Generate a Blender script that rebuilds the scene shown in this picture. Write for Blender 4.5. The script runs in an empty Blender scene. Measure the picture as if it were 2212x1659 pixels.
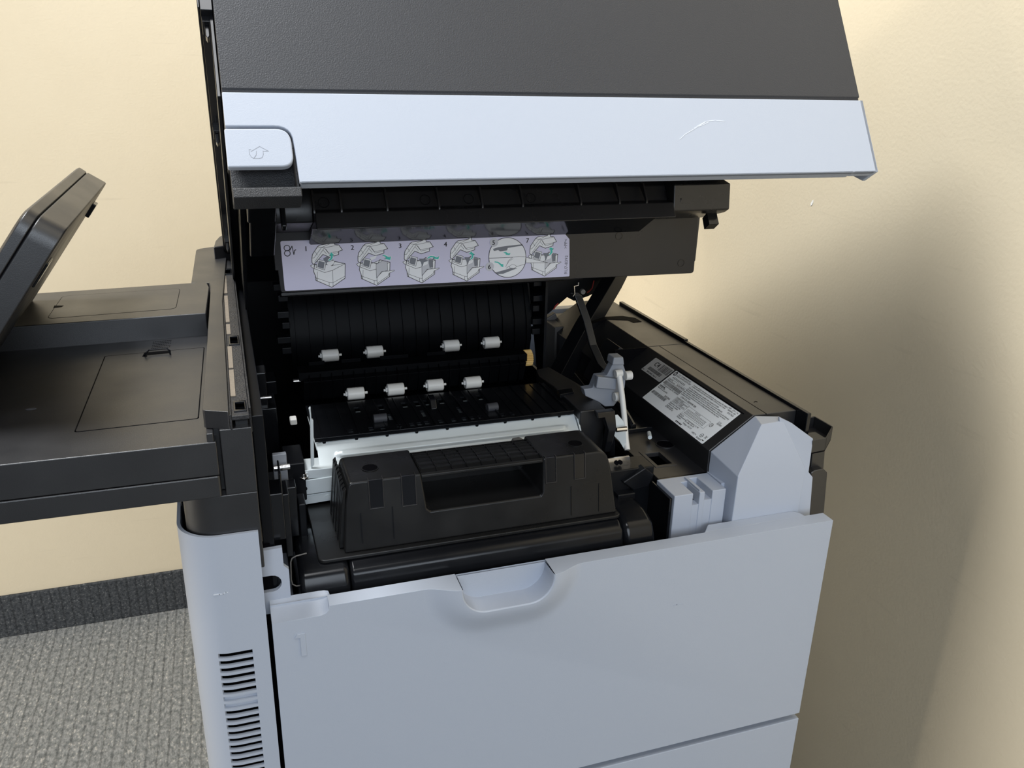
import bpy, bmesh, math, random
from mathutils import Vector, Matrix

random.seed(7)
SC = bpy.context.scene
COL = SC.collection
ROOT_Z = 0.80            # the top edge of the printer's front door is 0.80 m above the carpet

# ------------------------------------------------------------------ camera
cam = bpy.data.cameras.new('camera')
cam.sensor_width = 36.0
cam.lens = 29.692
cam.clip_start = 0.02
camo = bpy.data.objects.new('camera', cam)
COL.objects.link(camo)
right = Vector((0.94786235, -0.31791976, 0.02199972))
down = Vector((-0.09186433, -0.33868719, -0.93640372))
fwd = Vector((0.30515227, 0.88556085, -0.35023432))
camo.matrix_world = Matrix((
    (right.x, -down.x, -fwd.x, -0.0060025),
    (right.y, -down.y, -fwd.y, -0.5519231),
    (right.z, -down.z, -fwd.z, 0.3832778 + ROOT_Z),
    (0, 0, 0, 1)))
SC.camera = camo

# ------------------------------------------------------------------ exposure, world, lights
vs = SC.view_settings
vs.view_transform = 'Standard'
vs.look = 'None'
vs.gamma = 1.0
vs.use_curve_mapping = False
vs.exposure = 0.0

world = bpy.data.worlds.new('room_light')
SC.world = world
world.use_nodes = True
bg = world.node_tree.nodes['Background']
bg.inputs['Color'].default_value = (0.80, 0.88, 1.0, 1)
bg.inputs['Strength'].default_value = 0.15


def area(name, loc, target, sx, sy, power, color, spread=180):
    l = bpy.data.lights.new(name, 'AREA')
    l.shape = 'RECTANGLE'
    l.size, l.size_y = sx, sy
    l.energy = power
    l.color = color
    l.spread = math.radians(spread)
    o = bpy.data.objects.new(name, l)
    COL.objects.link(o)
    o.location = loc
    d = Vector(target) - Vector(loc)
    o.rotation_euler = d.to_track_quat('-Z', 'Y').to_euler()
    return o


area('ceiling_lamp', (-0.50, 0.38, 2.68), (0.5, 0.15, 0.9), 0.6, 0.6, 28, (0.97, 0.99, 1.0), 130)
area('front_lamp', (-0.10, -0.75, 2.68), (0.1, -0.1, 0.8), 0.6, 0.6, 10, (0.97, 0.98, 1.0))
area('window_light', (-0.15, -3.1, 1.95), (0.1, 0.3, 1.0), 2.4, 1.3, 56, (0.80, 0.89, 1.0))
area('side_fill', (-2.4, 0.35, 0.9), (-0.3, 1.0, 0.7), 1.0, 1.2, 44, (1.0, 0.92, 0.80))  # unseen warm fill, added to brighten the back wall at the left

# ------------------------------------------------------------------ materials


def mat(name, color, rough=0.45, metallic=0.0, spec=0.5, noise=None, bump=None, coat=0.0, var=None):
    """Principled material; noise = (scale, amount) colour variation, bump = (scale, strength)."""
    m = bpy.data.materials.new(name)
    m.use_nodes = True
    nt = m.node_tree
    p = nt.nodes['Principled BSDF']
    c = tuple(color) + (1,)
    p.inputs['Base Color'].default_value = c
    p.inputs['Roughness'].default_value = rough
    p.inputs['Metallic'].default_value = metallic
    p.inputs['Specular IOR Level'].default_value = spec
    p.inputs['Coat Weight'].default_value = coat
    if noise or bump or var:
        tc = nt.nodes.new('ShaderNodeTexCoord')
    if noise:
        n = nt.nodes.new('ShaderNodeTexNoise')
        n.inputs['Scale'].default_value = noise[0]
        n.inputs['Detail'].default_value = 6
        nt.links.new(tc.outputs['Object'], n.inputs['Vector'])
        mx = nt.nodes.new('ShaderNodeMix')
        mx.data_type = 'RGBA'
        mx.inputs['A'].default_value = tuple(v * (1 - noise[1]) for v in color) + (1,)
        mx.inputs['B'].default_value = tuple(min(1, v * (1 + noise[1])) for v in color) + (1,)
        nt.links.new(n.outputs['Fac'], mx.inputs['Factor'])
        nt.links.new(mx.outputs['Result'], p.inputs['Base Color'])
    if var:                                  # roughness variation: worn, handled plastic
        n = nt.nodes.new('ShaderNodeTexNoise')
        n.inputs['Scale'].default_value = var[0]
        n.inputs['Detail'].default_value = 5
        nt.links.new(tc.outputs['Object'], n.inputs['Vector'])
        mr = nt.nodes.new('ShaderNodeMapRange')
        mr.inputs['From Min'].default_value = 0.3
        mr.inputs['From Max'].default_value = 0.7
        mr.inputs['To Min'].default_value = rough - var[1]
        mr.inputs['To Max'].default_value = rough + var[1]
        nt.links.new(n.outputs['Fac'], mr.inputs['Value'])
        nt.links.new(mr.outputs['Result'], p.inputs['Roughness'])
    if bump:
        n = nt.nodes.new('ShaderNodeTexNoise')
        n.inputs['Scale'].default_value = bump[0]
        n.inputs['Detail'].default_value = 3
        nt.links.new(tc.outputs['Object'], n.inputs['Vector'])
        b = nt.nodes.new('ShaderNodeBump')
        b.inputs['Strength'].default_value = bump[1]
        b.inputs['Distance'].default_value = 0.001
        nt.links.new(n.outputs['Fac'], b.inputs['Height'])
        nt.links.new(b.outputs['Normal'], p.inputs['Normal'])
    return m


M = {}
M['silver'] = mat('silver_plastic', (0.43, 0.47, 0.545), 0.42, noise=(3, 0.02), bump=(1500, 0.08))
M['silver_in'] = mat('light_grey_plastic', (0.42, 0.46, 0.54), 0.38)
M['lever'] = mat('grey_plastic', (0.26, 0.28, 0.32), 0.4)
M['black'] = mat('black_plastic', (0.011, 0.012, 0.014), 0.36, bump=(900, 0.06), var=(20, 0.05))
M['gloss'] = mat('glossy_black_plastic', (0.006, 0.0065, 0.008), 0.16, noise=(30, 0.2), var=(14, 0.06))
M['inner'] = mat('inner_black_plastic', (0.005, 0.0055, 0.007), 0.32, spec=0.25, noise=(25, 0.3))
M['guide'] = mat('guide_black_plastic', (0.0025, 0.0028, 0.0035), 0.38, spec=0.05, noise=(60, 0.5))
M['grain'] = mat('grained_black_plastic', (0.016, 0.017, 0.020), 0.48, bump=(1400, 0.55))
M['rib'] = mat('moulded_black_plastic', (0.022, 0.021, 0.022), 0.30, noise=(30, 0.2), var=(14, 0.06))
M['panel'] = mat('charcoal_panel', (0.027, 0.029, 0.035), 0.50, bump=(1200, 0.35), noise=(8, 0.12))
M['deck'] = mat('satin_black_plastic', (0.011, 0.011, 0.0125), 0.39, spec=0.90, bump=(1800, 0.10), var=(16, 0.06))
M['toner'] = mat('cartridge_black', (0.0095, 0.0095, 0.0098), 0.32, spec=0.32, noise=(22, 0.45), var=(24, 0.10))
M['shell'] = mat('dark_cartridge_shell', (0.006, 0.0065, 0.008), 0.22, spec=0.30, var=(24, 0.06))
M['scratch'] = mat('scuffed_plastic', (0.66, 0.70, 0.76), 0.6)
M['dusty'] = mat('dusty_black_plastic', (0.020, 0.020, 0.022), 0.45, noise=(160, 0.7), bump=(600, 0.5))
M['foam'] = mat('tan_foam_strip', (0.20, 0.165, 0.125), 0.9, noise=(300, 0.25))
M['white'] = mat('white_nylon', (0.72, 0.71, 0.68), 0.40)
M['steel'] = mat('zinc_plated_steel', (0.74, 0.80, 0.82), 0.36, metallic=0.25, noise=(40, 0.05))
M['chrome'] = mat('bright_steel', (0.72, 0.70, 0.68), 0.18, metallic=1.0)
M['gear'] = mat('yellow_nylon', (0.60, 0.39, 0.13), 0.5)
M['roller'] = mat('dark_rubber', (0.045, 0.047, 0.055), 0.6)
M['beige'] = mat('beige_grey_plastic', (0.11, 0.105, 0.10), 0.5)
M['red'] = mat('red_wire', (0.45, 0.03, 0.02), 0.5)
M['paper'] = mat('label_silver_white', (0.90, 0.93, 0.96), 0.3)
M['paper_grey'] = mat('label_grey', (0.42, 0.42, 0.42), 0.4)
M['lilac'] = mat('label_lilac', (0.68, 0.655, 0.82), 0.35)
M['ink'] = mat('black_ink', (0.02, 0.02, 0.022), 0.5)
M['ink_soft'] = mat('dark_grey_ink', (0.065, 0.06, 0.065), 0.5)
M['art_white'] = mat('printed_white', (0.88, 0.88, 0.90), 0.4)
M['art_grey'] = mat('printed_grey', (0.20, 0.21, 0.24), 0.4)
M['art_light'] = mat('printed_light_grey', (0.60, 0.60, 0.64), 0.4)
M['teal'] = mat('printed_teal', (0.06, 0.55, 0.46), 0.4)
M['void'] = mat('unlit_recess', (0.002, 0.002, 0.003), 0.7, spec=0.05)  # near-black that stands for the shade inside gaps, holes and recesses

# ------------------------------------------------------------------ mesh helpers


class MB:
    """Collects shapes and links them as ONE mesh object."""

    def __init__(self):
        self.v, self.f, self.mi, self.cur = [], [], [], 0

    def add(self, verts, faces):
        o = len(self.v)
        self.v += [tuple(p) for p in verts]
        self.f += [tuple(i + o for i in q) for q in faces]
        self.mi += [self.cur] * len(faces)
        return self

    def box(self, x0, x1, y0, y1, z0, z1):
        return self.hexa([(x0, y0, z0), (x1, y0, z0), (x1, y1, z0), (x0, y1, z0),
                          (x0, y0, z1), (x1, y0, z1), (x1, y1, z1), (x0, y1, z1)])

    def hexa(self, p):
        return self.add(p, [(0, 3, 2, 1), (4, 5, 6, 7), (0, 1, 5, 4), (1, 2, 6, 5), (2, 3, 7, 6), (3, 0, 4, 7)])

    def prism(self, poly, ax, a, b):
        """poly: 2D outline in the two other axes (in x,y,z order), swept along ax from a to b."""
        def p3(q, w):
            return {'X': (w, q[0], q[1]), 'Y': (q[0], w, q[1]), 'Z': (q[0], q[1], w)}[ax]
        n = len(poly)
        vs_ = [p3(q, a) for q in poly] + [p3(q, b) for q in poly]
        fs = [tuple(range(n - 1, -1, -1)), tuple(range(n, 2 * n))]
        fs += [(i, (i + 1) % n, n + (i + 1) % n, n + i) for i in range(n)]
        return self.add(vs_, fs)

    def loft(self, rings, cap=True, closed=True):
        n = len(rings[0])
        vs_ = [p for r in rings for p in r]
        fs = []
        for k in range(len(rings) - 1):
            for i in range(n if closed else n - 1):
                j = (i + 1) % n
                fs.append((k * n + i, k * n + j, (k + 1) * n + j, (k + 1) * n + i))
        if cap:
            fs.append(tuple(range(n - 1, -1, -1)))
            fs.append(tuple((len(rings) - 1) * n + i for i in range(n)))
        return self.add(vs_, fs)

    def cyl(self, p0, p1, r, n=16, r1=None):
        p0, p1 = Vector(p0), Vector(p1)
        d = (p1 - p0).normalized()
        a = d.orthogonal().normalized()
        b = d.cross(a)
        r1 = r if r1 is None else r1
        ring = lambda c, rr: [c + (a * math.cos(t) + b * math.sin(t)) * rr for t in [2 * math.pi * i / n for i in range(n)]]
        return self.loft([ring(p0, r), ring(p1, r1)])

    def tube(self, path, r, n=8):
        path = [Vector(p) for p in path]
        rings = []
        a = None
        for i, p in enumerate(path):
            d = (path[min(i + 1, len(path) - 1)] - path[max(i - 1, 0)]).normalized()
            if a is None:
                a = d.orthogonal().normalized()
            a = (a - d * a.dot(d)).normalized()
            b = d.cross(a)
            rings.append([p + (a * math.cos(t) + b * math.sin(t)) * r for t in [2 * math.pi * k / n for k in range(n)]])
        return self.loft(rings)

    def plate(self, fn, us, vs_, holes, t):
        """Flat plate with rectangular holes; fn(u, v, w) -> 3D, w is depth; holes = (u0, u1, v0, v1)."""
        U = sorted(set(list(us) + [h[i] for h in holes for i in (0, 1)]))
        V = sorted(set(list(vs_) + [h[i] for h in holes for i in (2, 3)]))
        def solid(i, j):
            if not (0 <= i < len(U) - 1 and 0 <= j < len(V) - 1):
                return False
            cu, cv = (U[i] + U[i + 1]) / 2, (V[j] + V[j + 1]) / 2
            return not any(h[0] < cu < h[1] and h[2] < cv < h[3] for h in holes)
        for i in range(len(U) - 1):
            for j in range(len(V) - 1):
                if not solid(i, j):
                    continue
                a, b, c, d = U[i], U[i + 1], V[j], V[j + 1]
                P = [fn(a, c, 0), fn(b, c, 0), fn(b, d, 0), fn(a, d, 0), fn(a, c, t), fn(b, c, t), fn(b, d, t), fn(a, d, t)]
                F = [(0, 3, 2, 1), (4, 5, 6, 7)]
                if not solid(i, j - 1): F.append((0, 1, 5, 4))
                if not solid(i + 1, j): F.append((1, 2, 6, 5))
                if not solid(i, j + 1): F.append((2, 3, 7, 6))
                if not solid(i - 1, j): F.append((3, 0, 4, 7))
                self.add(P, F)
        return self

    def map(self, fn):
        self.v = [tuple(fn(p)) for p in self.v]
        return self

    def build(self, name, mats, parent=None, bevel=0.0, seg=2, smooth=0.6, kind=None, label=None, merge=True, weld=False):
        me = bpy.data.meshes.new(name)
        me.from_pydata(self.v, [], self.f)
        for m in (mats if isinstance(mats, (list, tuple)) else [mats]):
            me.materials.append(M[m])
        for i, q in enumerate(me.polygons):
            q.material_index = self.mi[i]
        bm = bmesh.new()
        bm.from_mesh(me)
        if weld:
            bmesh.ops.remove_doubles(bm, verts=bm.verts, dist=1e-5)
        if merge:
            bmesh.ops.recalc_face_normals(bm, faces=bm.faces)
        for e in bm.edges:
            e.smooth = len(e.link_faces) == 2 and e.calc_face_angle(9) < smooth
        for q in bm.faces:
            q.smooth = True
        bm.to_mesh(me)
        bm.free()
        o = bpy.data.objects.new(name, me)
        COL.objects.link(o)
        if bevel:
            b = o.modifiers.new('edge', 'BEVEL')
            b.width = bevel
            b.segments = seg
            b.limit_method = 'ANGLE'
            b.angle_limit = 0.6
            b.harden_normals = True
        if parent:
            o.parent = parent
        if kind:
            o['kind'] = kind
        if label:
            o['label'] = label
        return o


def arc(cx, cy, r, a0, a1, n=8):
    return [(cx + r * math.cos(math.radians(a0 + (a1 - a0) * i / n)), cy + r * math.sin(math.radians(a0 + (a1 - a0) * i / n)))
            for i in range(n + 1)]


def round_poly(pts, rad, n=5):
    """Rounds the corners of a 2D outline; rad is one radius or one per corner."""
    out = []
    N = len(pts)
    for i, p in enumerate(pts):
        r = rad[i] if isinstance(rad, (list, tuple)) else rad
        p = Vector((p[0], p[1]))
        a = Vector(pts[i - 1][:2]) - p
        b = Vector(pts[(i + 1) % N][:2]) - p
        if r <= 0:
            out.append(tuple(p))
            continue
        r_ = min(r, a.length * 0.49, b.length * 0.49)
        A, B = p + a.normalized() * r_, p + b.normalized() * r_
        for k in range(n + 1):
            t = k / n
            out.append(tuple((1 - t) ** 2 * A + 2 * t * (1 - t) * p + t * t * B))
    return out


def stroke(pts, w, closed=False, lap=0.35):
    """Outline of a polyline as a list of quads (2D)."""
    pts = [Vector(p) for p in pts]
    qs = []
    n = len(pts)
    for i in range(n if closed else n - 1):
        a, b = pts[i], pts[(i + 1) % n]
        d = (b - a)
        if d.length < 1e-7:
            continue
        d.normalize()
        q = Vector((-d.y, d.x)) * w / 2
        e = d * w * lap
        qs.append([tuple(a - e + q), tuple(b + e + q), tuple(b + e - q), tuple(a - e - q)])
    return qs


def text_polys(s, size, font_cache={}):
    """Flat triangles of a line of text, left aligned at the origin."""
    key = (s, size)
    if key in font_cache:
        return font_cache[key]
    cu = bpy.data.curves.new('t', 'FONT')
    cu.body = s
    cu.size = size
    cu.resolution_u = 2
    o = bpy.data.objects.new('t', cu)
    COL.objects.link(o)
    dg = bpy.context.evaluated_depsgraph_get()
    me = o.evaluated_get(dg).to_mesh()
    tris = [[(me.vertices[i].co.x, me.vertices[i].co.y) for i in q.vertices] for q in me.polygons]
    o.evaluated_get(dg).to_mesh_clear()
    bpy.data.objects.remove(o)
    bpy.data.curves.remove(cu)
    font_cache[key] = tris
    return tris


def empty(name, loc, label, cat, group=None):
    o = bpy.data.objects.new(name, None)
    COL.objects.link(o)
    o.location = loc
    o.empty_display_size = 0.05
    o['label'] = label
    o['category'] = cat
    if group:
        o['group'] = group
    return o


TH = math.radians(30.5)
HY, HZ = 0.57153, 0.12532          # the scanner's hinge line


def lid(p):
    """A point of the closed scanner lid, swung open about its hinge."""
    y, z = p[1] - HY, p[2] - HZ
    c, s = math.cos(TH), math.sin(TH)
    return (p[0], HY + c * y + s * z, HZ - s * y + c * z)

# ------------------------------------------------------------------ room


def wall_material():
    m = bpy.data.materials.new('cream_wall_paint')
    m.use_nodes = True
    nt = m.node_tree
    N, Lk = nt.nodes, nt.links
    p = N['Principled BSDF']
    p.inputs['Roughness'].default_value = 0.42
    p.inputs['Specular IOR Level'].default_value = 0.35
    tc = N.new('ShaderNodeTexCoord')
    big = N.new('ShaderNodeTexNoise')
    big.inputs['Scale'].default_value = 9
    big.inputs['Detail'].default_value = 8
    big.inputs['Roughness'].default_value = 0.7
    Lk.new(tc.outputs['Object'], big.inputs['Vector'])
    # thin rubbed scuffs: noise stretched along the wall
    mp = N.new('ShaderNodeMapping')
    mp.inputs['Scale'].default_value = (4, 4, 60)
    Lk.new(tc.outputs['Object'], mp.inputs['Vector'])
    sc = N.new('ShaderNodeTexNoise')
    sc.inputs['Scale'].default_value = 1.6
    sc.inputs['Detail'].default_value = 4
    Lk.new(mp.outputs['Vector'], sc.inputs['Vector'])
    rp = N.new('ShaderNodeMapRange')
    rp.inputs['From Min'].default_value = 0.66
    rp.inputs['From Max'].default_value = 0.80
    rp.inputs['To Max'].default_value = 0.45
    Lk.new(sc.outputs['Fac'], rp.inputs['Value'])
    mx = N.new('ShaderNodeMix')
    mx.data_type = 'RGBA'
    mx.inputs['A'].default_value = (0.640, 0.555, 0.405, 1)
    mx.inputs['B'].default_value = (0.690, 0.605, 0.450, 1)
    Lk.new(big.outputs['Fac'], mx.inputs['Factor'])
    mx2 = N.new('ShaderNodeMix')
    mx2.data_type = 'RGBA'
    mx2.inputs['B'].default_value = (0.52, 0.45, 0.33, 1)
    Lk.new(rp.outputs['Result'], mx2.inputs['Factor'])
    Lk.new(mx.outputs['Result'], mx2.inputs['A'])
    Lk.new(mx2.outputs['Result'], p.inputs['Base Color'])
    pe = N.new('ShaderNodeTexNoise')
    pe.inputs['Scale'].default_value = 260
    pe.inputs['Detail'].default_value = 4
    Lk.new(tc.outputs['Object'], pe.inputs['Vector'])
    b = N.new('ShaderNodeBump')
    b.inputs['Strength'].default_value = 0.30
    b.inputs['Distance'].default_value = 0.0009
    Lk.new(pe.outputs['Fac'], b.inputs['Height'])
    Lk.new(b.outputs['Normal'], p.inputs['Normal'])
    return m


def carpet_material(name, lo, hi, fleck):
    m = bpy.data.materials.new(name)
    m.use_nodes = True
    nt = m.node_tree
    N, Lk = nt.nodes, nt.links
    p = N['Principled BSDF']
    p.inputs['Roughness'].default_value = 0.95
    p.inputs['Specular IOR Level'].default_value = 0.1
    tc = N.new('ShaderNodeTexCoord')
    sx = N.new('ShaderNodeSeparateXYZ')
    Lk.new(tc.outputs['Object'], sx.inputs['Vector'])
    wob = N.new('ShaderNodeTexNoise')
    wob.inputs['Scale'].default_value = 30
    Lk.new(tc.outputs['Object'], wob.inputs['Vector'])
    ad = N.new('ShaderNodeMath')
    ad.operation = 'MULTIPLY_ADD'
    ad.inputs[1].default_value = 0.004
    Lk.new(wob.outputs['Fac'], ad.inputs[0])
    Lk.new(sx.outputs['X'], ad.inputs[2])
    fr = N.new('ShaderNodeMath')
    fr.operation = 'PINGPONG'
    fr.inputs[1].default_value = 0.0095
    Lk.new(ad.outputs[0], fr.inputs[0])
    ln = N.new('ShaderNodeMapRange')
    ln.inputs['From Min'].default_value = 0.0
    ln.inputs['From Max'].default_value = 0.0030
    ln.inputs['To Min'].default_value = 0.62
    Lk.new(fr.outputs[0], ln.inputs['Value'])
    mp = N.new('ShaderNodeMapping')
    mp.inputs['Scale'].default_value = (1, 0.55, 1)
    Lk.new(tc.outputs['Object'], mp.inputs['Vector'])
    vo = N.new('ShaderNodeTexVoronoi')
    vo.inputs['Scale'].default_value = 170
    Lk.new(mp.outputs['Vector'], vo.inputs['Vector'])
    no = N.new('ShaderNodeTexNoise')
    no.inputs['Scale'].default_value = 150
    no.inputs['Detail'].default_value = 5
    no.inputs['Roughness'].default_value = 0.7
    Lk.new(mp.outputs['Vector'], no.inputs['Vector'])
    mr = N.new('ShaderNodeMapRange')
    mr.inputs['From Min'].default_value = 0.38
    mr.inputs['From Max'].default_value = 0.62
    Lk.new(no.outputs['Fac'], mr.inputs['Value'])
    mx = N.new('ShaderNodeMix')
    mx.data_type = 'RGBA'
    mx.inputs['A'].default_value = lo + (1,)
    mx.inputs['B'].default_value = hi + (1,)
    Lk.new(mr.outputs['Result'], mx.inputs['Factor'])
    fk = N.new('ShaderNodeMapRange')
    fk.inputs['From Min'].default_value = 0.36
    fk.inputs['From Max'].default_value = 0.12
    fk.inputs['To Max'].default_value = 0.75
    Lk.new(vo.outputs['Distance'], fk.inputs['Value'])
    gate = N.new('ShaderNodeMath')
    gate.operation = 'MULTIPLY'
    Lk.new(fk.outputs['Result'], gate.inputs[0])
    Lk.new(mr.outputs['Result'], gate.inputs[1])
    mx2 = N.new('ShaderNodeMix')
    mx2.data_type = 'RGBA'
    mx2.inputs['B'].default_value = fleck + (1,)
    Lk.new(gate.outputs[0], mx2.inputs['Factor'])
    Lk.new(mx.outputs['Result'], mx2.inputs['A'])
    ml = N.new('ShaderNodeMix')
    ml.data_type = 'RGBA'
    ml.blend_type = 'MULTIPLY'
    ml.inputs['Factor'].default_value = 1
    Lk.new(mx2.outputs['Result'], ml.inputs['A'])
    Lk.new(ln.outputs['Result'], ml.inputs['B'])
    Lk.new(ml.outputs['Result'], p.inputs['Base Color'])
    b = N.new('ShaderNodeBump')
    b.inputs['Strength'].default_value = 0.8
    b.inputs['Distance'].default_value = 0.004
    Lk.new(no.outputs['Fac'], b.inputs['Height'])
    Lk.new(b.outputs['Normal'], p.inputs['Normal'])
    return m


M['wall'] = wall_material()
M['chip'] = mat('bare_plaster', (0.85, 0.83, 0.78), 0.8)
M['carpet'] = carpet_material('grey_loop_carpet', (0.13, 0.137, 0.137), (0.29, 0.295, 0.29), (0.55, 0.52, 0.47))
M['carpet_base'] = carpet_material('dark_carpet_base', (0.036, 0.040, 0.045), (0.085, 0.090, 0.096), (0.21, 0.215, 0.215))

WALL_Y, WALL_X = 1.245, 0.680
fl = MB().box(-2.6, WALL_X + 0.1, -2.6, WALL_Y + 0.1, -0.1, 0).build('floor', 'carpet', kind='structure', label='grey flecked loop carpet with thin dark ribs')
wb = MB().box(-2.6, WALL_X, WALL_Y, WALL_Y + 0.1, 0, 2.75).build('wall_back', 'wall', kind='structure', label='cream painted wall behind the printer')
wr = MB().box(WALL_X, WALL_X + 0.1, -1.1, WALL_Y + 0.1, 0, 2.75).build('wall_right', 'wall', kind='structure', label='cream painted wall along the right of the printer')
bs = MB().box(-2.6, WALL_X, WALL_Y - 0.008, WALL_Y, 0, 0.1015).build('baseboard_back', 'carpet_base', kind='structure', bevel=0.002, label='dark grey carpet strip at the foot of the wall')
bs2 = MB().box(WALL_X - 0.008, WALL_X, -1.1, WALL_Y - 0.008, 0, 0.1015).build('baseboard_right', 'carpet_base', kind='structure', bevel=0.002)
# a chip in the paint of the right wall
cp = MB().prism([(q[0], q[1] + ROOT_Z) for q in [(0.3265,0.2354),(0.3242,0.2393),(0.3222,0.2405),(0.3222,0.2372),(0.3237,0.2340),(0.3257,0.2326)]], 'X', WALL_X - 0.0006, WALL_X + 0.0005).build('paint_chip', 'chip', wr, label='small white chip in the paint')

# ------------------------------------------------------------------ printer
P = empty('printer', (0, 0, ROOT_Z), 'grey and black multifunction office printer with its scanner lid raised over an open bay', 'printer')

# ---- front door: sheet with a bulged pull lip, a D shaped recess and a scooped corner
def d_outline(off, n=10):
    """The D of the handle recess, grown outward by off; from the right end at the top, round below, to the left."""
    cx0, cx1, zc, r = 0.1655, 0.2005, -0.0030, 0.0215
    R = r + off
    pts = [(cx1 + R, 0.0)] + [(cx1 + R * math.cos(a), zc + R * math.sin(a)) for a in [math.radians(-t) for t in range(5, 91, 7)]]
    pts += [(cx0 + R * math.cos(a), zc + R * math.sin(a)) for a in [math.radians(-t) for t in range(90, 177, 7)]]
    pts += [(cx0 - R, 0.0)]
    return pts


fd = MB()
offs = [0, 0.0015, 0.004, 0.008, 0.012, 0.016, 0.020, 0.024, 0.028]
def bulge(o):
    t = min(1, o / 0.028)
    return -0.0095 * (1 - t) ** 2 * (1 + 2 * t)
rings = [[(x, bulge(o), z) for x, z in d_outline(o)] for o in offs]
BACK = 0.0145
inner = [[(x, 0.0122, z - 0.001) for x, z in d_outline(-0.0012)], [(x, -0.0085, z) for x, z in d_outline(-0.0008)]]
fd.loft(inner + rings, cap=False, closed=False)
fd.add(inner[0], [tuple(range(len(inner[0])))])
for rr in zip(rings[:-1], rings[1:]):
    for k in (0, -1):
        a, b = rr[0][k], rr[1][k]
        fd.add([a, b, (b[0], BACK, 0), (a[0], BACK, 0)], [(0, 1, 2, 3)])
notch = [(0.0425, 0.0), (0.0420, -0.0035), (0.0400, -0.0060), (0.0365, -0.0073), (0.0, -0.0076)]
outer = d_outline(offs[-1])
front = notch + [(0, -0.2215), (0.5, -0.2215), (0.5, 0.0)] + outer
fd.add([(x, 0, z) for x, z in front], [tuple(range(len(front)))])
# scooped corner: lower facet, crease, upper facet up to the rim
sc0 = [(x, 0, z) for x, z in notch]
sc1 = [(0.0440, 0.0115, 0.0), (0.0425, 0.0112, -0.0025), (0.0395, 0.0112, -0.0040), (0.0350, 0.0112, -0.0045), (0.0, 0.0112, -0.0046)]
sc2 = [(0.0445, 0.0150, 0.0), (0.0435, 0.0175, -0.0005), (0.0405, 0.0190, -0.0005), (0.0360, 0.0195, -0.0005), (0.0, 0.0195, -0.0005)]
sc3 = [(0.0445, 0.0160, 0.0), (0.0440, 0.0195, 0.0005), (0.0410, 0.0210, 0.0005), (0.0365, 0.0215, 0.0005), (0.0, 0.0215, 0.0005)]
sc4 = [(x, 0.0215, -0.02) for x, y, z in sc3]
fd.loft([sc0, sc1, sc2, sc3, sc4], cap=False, closed=False)
# rim along the top, wide shelf at the right, sides, underside and back
for a, b in ((0.0425, outer[-1][0]), (outer[0][0], 0.5)):
    fd.add([(a, 0, 0), (b, 0, 0), (b, BACK, 0), (a, BACK, 0)], [(0, 1, 2, 3)])
fd.add([(0.5, 0, 0), (0.5, 0, -0.2215), (0.5, BACK, -0.2215), (0.5, BACK, 0)], [(0, 1, 2, 3)])
fd.add([(0, 0, -0.0076), (0, 0, -0.2215), (0, BACK, -0.2215), (0, BACK, -0.005)], [(0, 1, 2, 3)])
fd.add([(0, 0, -0.2215), (0.5, 0, -0.2215), (0.5, BACK, -0.2215), (0, BACK, -0.2215)], [(0, 1, 2, 3)])
fd.add([(0, BACK, -0.2215), (0.5, BACK, -0.2215), (0.5, BACK, 0), (0, BACK, -0.001)], [(0, 1, 2, 3)])
door = fd.build('front_door', 'silver', P, bevel=0.0012, seg=3, smooth=0.75, weld=True, label='light grey door with a D shaped pull')
shelf = [(0.3735, 0.0145), (0.384, 0.0262)] + arc(0.470, 0.0162, 0.0098, 90, 10, 5) + [(0.4800, 0.0145)]
MB().prism(shelf, 'Z', -0.03, 0.0).build('door_shelf', 'silver', P, bevel=0.0008)
one_ = [(0.0154,-0.0234),(0.0173,-0.0200),(0.0233,-0.0199),(0.0236,-0.0403),(0.0193,-0.0404),(0.0193,-0.0236)]
MB().prism(one_, 'Y', -0.0010, 0.001).build('tray_number', 'silver', door, bevel=0.0003)

sf = MB()
for qd in stroke([(0.3412,-0.0605),(0.3440,-0.0601),(0.3501,-0.0609)], 0.0008):
    sf.prism(qd, 'Y', -0.00012, 0.0005)
sf.build('scuff', 'silver_in', door)
# ---- paper tray below the door
tr = MB()
tr.box(0.0, 0.5017, 0.001, 0.010, -0.50, -0.2297)
tr.box(0.4945, 0.5017, 0.010, 0.035, -0.50, -0.2297)
tr.box(0.0, 0.4945, 0.010, 0.030, -0.50, -0.2345)
tray = tr.build('paper_tray', 'silver', P, bevel=0.0008, label='light grey paper tray front below the door')
MB().box(0.455, 0.472, 0.011, 0.028, -0.2346, -0.2305).build('tray_catch', 'silver_in', tray, bevel=0.0005)

# ---- base cabinet, down to the carpet
bc = MB()
bc.box(0.002, 0.498, 0.012, 0.55, -0.798, -0.505)
bc.box(0.004, 0.020, 0.022, 0.55, -0.505, -0.03)
bc.box(0.4885, 0.4985, 0.036, 0.55, -0.505, 0.0)
bc.box(0.004, 0.4985, 0.540, 0.556, -0.505, 0.06)
bc.box(0.020, 0.4885, 0.016, 0.030, -0.505, -0.03)
bc.build('body_shell', 'silver_in', P, bevel=0.001)

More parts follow.
